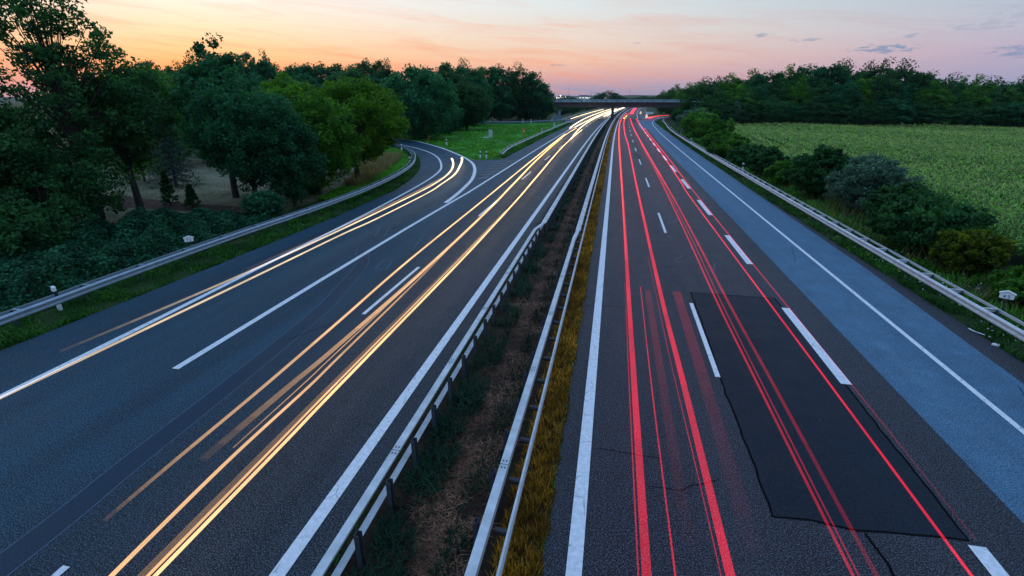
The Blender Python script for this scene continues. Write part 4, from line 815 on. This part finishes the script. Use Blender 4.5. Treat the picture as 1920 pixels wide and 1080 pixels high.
# ------------------------------------------------------------------ light streaks above the lanes
GS = {'h': 'headlight streaks over the left lanes', 't': 'tail light streaks over the right lanes'}
def streak(label, pts, z, w, glow_, mat='head', g='h', n=6, hgt=.06, follow=True, sub=None):
    """pts: (side offset, y); glow and width are given at the same points"""
    glow = [v * (.62 if v < 1.3 and g == 't' else 1.0) for v in glow_]
    P = np.asarray(pts, dtype=float); q = smooth(np.c_[P, np.interp(np.arange(len(P)), np.linspace(0, len(P) - 1, len(glow)), glow), np.interp(np.arange(len(P)), np.linspace(0, len(P) - 1, len(w)), w)], n)
    seg = []
    for i in range(len(q) - 1):
        k = max(1, int(abs(q[i + 1][1] - q[i][1]) / 8))
        for j in range(k): seg.append(q[i] + (q[i + 1] - q[i]) * j / k)
    seg.append(q[-1]); q = np.array(seg)
    q[:, 2] *= 1 + .10 * np.sin(q[:, 1] * .9 + len(label)) + .07 * np.sin(q[:, 1] * 2.3 + len(label) * 2)
    x = q[:, 0] + (np.array([cur(v) for v in q[:, 1]]) if follow else 0); c = np.stack([x, q[:, 1], np.full(len(q), z)], 1)
    t_ = np.gradient(c[:, :2], axis=0); t_ /= np.linalg.norm(t_, axis=1, keepdims=True); nn = np.stack([t_[:, 1], -t_[:, 0], np.zeros(len(q))], 1)
    k = 6; a = np.arange(k) * 2 * math.pi / k; ww = q[:, 3] / 2
    V = c[:, None] + nn[:, None] * (np.cos(a)[None, :, None] * ww[:, None, None]) + np.array([0, 0, 1.0]) * (np.sin(a)[None, :, None] * np.minimum(hgt, q[:, 3])[:, None, None] / 2)
    F = [(i * k + j, i * k + (j + 1) % k, (i + 1) * k + (j + 1) % k, (i + 1) * k + j) for i in range(len(q) - 1) for j in range(k)]
    mb = MB(); mb.add(V.reshape(-1, 3), F, 0, np.repeat(np.maximum(0, q[:-1, 2]) * .5, k)); o = mb.build('light_streak', M[mat], tint=True)
    tag(o, label, 'light streak', GS[g]); return o
H_ = .65
streak('outer warm streak bending with the slip road, ending left of its twin', [(-20.3, 64.6), (-19.3, 61.8), (-18.2, 58.4), (-16.9, 53.5), (-15.95, 48), (-15.45, 42), (-15.3, 34), (-15.3, 26), (-15.45, 19), (-15.7, 14.5), (-16, 11)], H_, [.22, .2, .16, .12], [3.5, 2.6, 1.9, 1.5, 1.2, .35, 0], 'headw')
streak('inner warm streak bending with the slip road, ending right of its twin', [(-19.3, 65.8), (-18.3, 62.4), (-17.1, 57.5), (-15.6, 50.5), (-14.9, 44), (-14.55, 39.4), (-14.5, 30), (-14.68, 25.6), (-14.75, 18), (-14.85, 12), (-14.95, 8.0)], H_, [.24, .2, .14, .1], [3.5, 2.4, 1.5, 1.1, .8, .5], 'headw')
streak('faint thin streak just outside the outer slip road streak', [(-16.0, 48), (-15.65, 42), (-15.5, 34), (-15.5, 26), (-15.65, 19)], .7, [.06], [.6, .5, .3, .0])
streak('leftmost long streak of the left lanes', [(-10.65, 116), (-10.1, 80), (-9.6, 50), (-9.35, 36), (-9.15, 22), (-8.85, 14.6), (-8.7, 10.5), (-8.65, 7.4), (-8.6, 5.7)], H_, [.2, .13, .12, .08], [3.2, 2.2, 1.2, .6, 0], 'head')
streak('second long streak, left of the middle pair', [(-10.2, 140), (-10.28, 109), (-9.5, 70), (-8.6, 45), (-8.2, 35), (-7.95, 22.3), (-7.97, 13.1), (-8.04, 10.6), (-8.1, 7.5)], H_, [.2, .15, .16, .18, .22], [3.2, 2.4, 1.5, .45, .0], 'head')
streak('amber streak branching from the second long streak', [(-10.1, 104), (-9.3, 64), (-8.75, 49.7), (-8.3, 37), (-8.05, 26)], .62, [.14, .1], [2.2, 2.0, .5, 0], 'yel')
streak('third long streak, right of the middle pair', [(-7.95, 24), (-7.8, 20), (-7.62, 12.5), (-7.57, 10.7), (-7.6, 7.9), (-7.53, 5.7), (-7.45, 4.2)], .6, [.05, .07, .09, .1], [.2, .7, .9, 1.2], 'head')
streak('hair-thin streak beside the third long streak', [(-7.85, 20), (-7.72, 12.5), (-7.68, 10.7), (-7.68, 7.9)], .7, [.025], [.5, .8, .2], 'head')
streak('rightmost long streak of the left lanes, brightest near the camera', [(-8.2, 132), (-8.02, 86), (-7.2, 50), (-6.95, 40), (-6.8, 30), (-6.72, 21.8), (-6.75, 10.9), (-6.74, 8.3), (-6.75, 4.2)], H_, [.2, .13, .10, .07], [3.2, 2.4, 1.6, 1.4], 'head')
streak('thin twin line left of the rightmost long streak', [(-6.95, 34), (-6.85, 21.8), (-6.87, 10.9), (-6.86, 8.3), (-6.85, 4.2)], .66, [.05], [.4, .9, 1.0, .9], 'head')
streak('dim wide glow left of the rightmost long streak', [(-6.95, 30), (-7.0, 14), (-7.02, 8.3), (-7.0, 4.2)], .6, [.16], [.1, .16, .12], 'head')
streak('distant streak on the outer lane left of the bridge pier', [(-18.1, 205), (-18.1, 235), (-18, 300), (-17.7, 400)], H_, [.5, .6, .7], [3, 4, 5], 'headw')
streak('distant streak on the far left lane approaching the bridge', [(-11.8, 138), (-12.4, 160), (-13.2, 222), (-13, 300), (-12.9, 420)], H_, [.28, .4, .6], [3.5, 4.5, 5], 'headw')
streak('second distant streak on the far left lane approaching the bridge', [(-10.9, 142), (-10.6, 176), (-10.4, 210), (-9.9, 340), (-9.8, 430)], H_, [.22, .35, .5], [3.5, 4.5, 5], 'headw')
streak('distant streak between the dashes and the far left lane', [(-8.1, 100), (-8.8, 122), (-9.35, 146), (-9.5, 200), (-8.6, 290), (-8.4, 400)], H_, [.2, .3, .5], [3, 4, 5], 'headw')
streak('distant streak right of the pier on the inner left lane', [(-7.0, 232), (-7.3, 290), (-7.3, 340), (-7.0, 470)], H_, [.45, .6, .7], [4, 5, 6], 'headw')
streak('second distant streak right of the pier on the inner left lane', [(-6.2, 242), (-6.3, 300), (-6.3, 360), (-6.2, 480)], H_, [.45, .6, .7], [4, 5, 6], 'headw')
T_ = .8
streak('broad red streak nearest the median', [(1.79, 286), (1.25, 240), (.8, 208), (.62, 170), (.78, 117), (.88, 89), (.90, 47), (.92, 30), (.92, 18), (.93, 12), (.95, 5)], T_, [.22, .19, .145, .145, .15], [2.6, 1.8, 1.1, .75], 'tail', 't')
streak('orange line along the broad red streak nearest the median', [(.72, 190), (.68, 117), (.82, 60), (.88, 40), (.90, 24)], .84, [.09, .06, .04], [1.8, 1.5, .2], 'tailo', 't')
streak('thin red line at the left edge of the broad streak nearest the median', [(.80, 20), (.80, 12), (.82, 5)], .8, [.025], [.3, .6, .7], 'tail', 't')
streak('broad red streak second from the median', [(3.1, 286), (2.3, 235), (1.85, 192), (2.0, 117), (2.25, 88), (2.14, 48), (2.12, 30), (2.13, 18.5), (2.2, 12.3), (2.24, 5)], T_, [.22, .19, .145, .145, .15], [2.6, 1.8, 1.1, .72], 'tail', 't')
streak('thin red line left of the second broad red streak', [(1.92, 24), (1.98, 14), (2.06, 9), (2.1, 5)], .8, [.022], [.3, .5, .5], 'tail', 't')
streak('lone hair-thin red streak between the two broad red streaks', [(1.40, 19.7), (1.37, 12.0), (1.39, 5)], .8, [.03], [.7, .8, .9], 'tail', 't')
streak('faint wide reddish glow between the two broad red streaks', [(1.66, 19.4), (1.66, 12.0), (1.66, 7)], .8, [.22], [.12, .06, .0], 'tail', 't')
streak('faint wide reddish glow left of the white lane dash', [(2.75, 19.4), (2.75, 12.0), (2.7, 7)], .8, [.3], [.16, .06, .0], 'tail', 't')
streak('red streak along the middle of the dark asphalt patch', [(4.0, 208), (4.25, 150), (4.5, 99), (4.62, 60), (4.66, 40), (4.6, 28), (4.5, 19), (4.5, 12.8), (4.47, 5)], T_, [.26, .2, .12, .09, .08], [1.9, 1.5, .75, .45, .12], 'tail', 't')
streak('thinner red streak left of the one on the dark patch', [(4.35, 90), (4.4, 55), (4.25, 31), (4.1, 19), (4.1, 12.7), (4.12, 5)], T_, [.08, .07, .05], [1.2, .8, .5], 'tail', 't')
streak('hair-thin red streak between the two on the dark patch', [(4.5, 60), (4.42, 31), (4.25, 19), (4.22, 12.7), (4.2, 5)], T_, [.04, .03], [.9, .5, .4], 'tail', 't')
streak('bright thin red streak crossing the right half of the dark patch', [(6.05, 208), (6.4, 140), (6.5, 83), (6.12, 50), (5.95, 42), (5.95, 19), (5.95, 13), (5.93, 5)], T_, [.2, .14, .09, .05, .045], [2.0, 1.5, 1.1, 1.2], 'tail', 't')
streak('thin red streak running beside the white blocks', [(7.0, 140), (6.9, 80), (6.6, 48), (6.55, 43), (6.52, 29), (6.51, 18), (6.5, 13), (6.45, 8)], T_, [.12, .09, .05, .025], [1.6, 1.2, .8, .3, .08], 'tail', 't')
streak('distant red streak beyond the bridge, left one', [(4.03, 272), (3.9, 330), (3.65, 440)], T_, [.4, .6], [3, 3.4], 'tail', 't')
streak('distant red streak beyond the bridge, right one', [(5.07, 272), (4.95, 330), (4.86, 440)], T_, [.4, .6], [3, 3.4], 'tail', 't')
for (dx, wv, mt, lb) in [(0, .9, 'tail', 'broad red streak turning off on the exit under the bridge'), (.7, .35, 'tailo', 'orange streak inside the red one turning off on the exit'), (-1.1, .5, 'tailo', 'second orange streak turning off on the exit, on its left side')]:
    streak(lb, [(12.2 + dx, 212), (13.6 + dx, 222), (16.4 + dx * .8, 236), (20.5 + dx * .5, 248), (27, 257 - dx), (36, 263 - dx)], T_, [wv], [2.0, 2.6, 2.6] if mt == 'tail' else [3.0, 1.0, .6], mt, 't', follow=False)
streak('short amber indicator flash on the second broad red streak, upper one', [(2.35, 236), (2.2, 229)], .85, [.55], [7], 'yel', 't')
streak('short amber indicator flash on the second broad red streak, lower one', [(1.75, 213), (1.75, 206)], .85, [.5], [7], 'yel', 't')

# ------------------------------------------------------------------ evening haze
t = NT('evening_haze'); t.t.nodes.remove(t.b); pv = t.n('ShaderNodeVolumePrincipled'); pv.inputs['Color'].default_value = (.62, .78, 1.0, 1); pv.inputs['Density'].default_value = .00004; t.l(pv.outputs[0], t.out.inputs['Volume'])
hz_ = MB().box((0, 2950, 54), (9600, 6400, 110)).build('haze', t.mat); tag(hz_, 'thin blue evening haze over the distant hills', 'haze', kind='stuff')
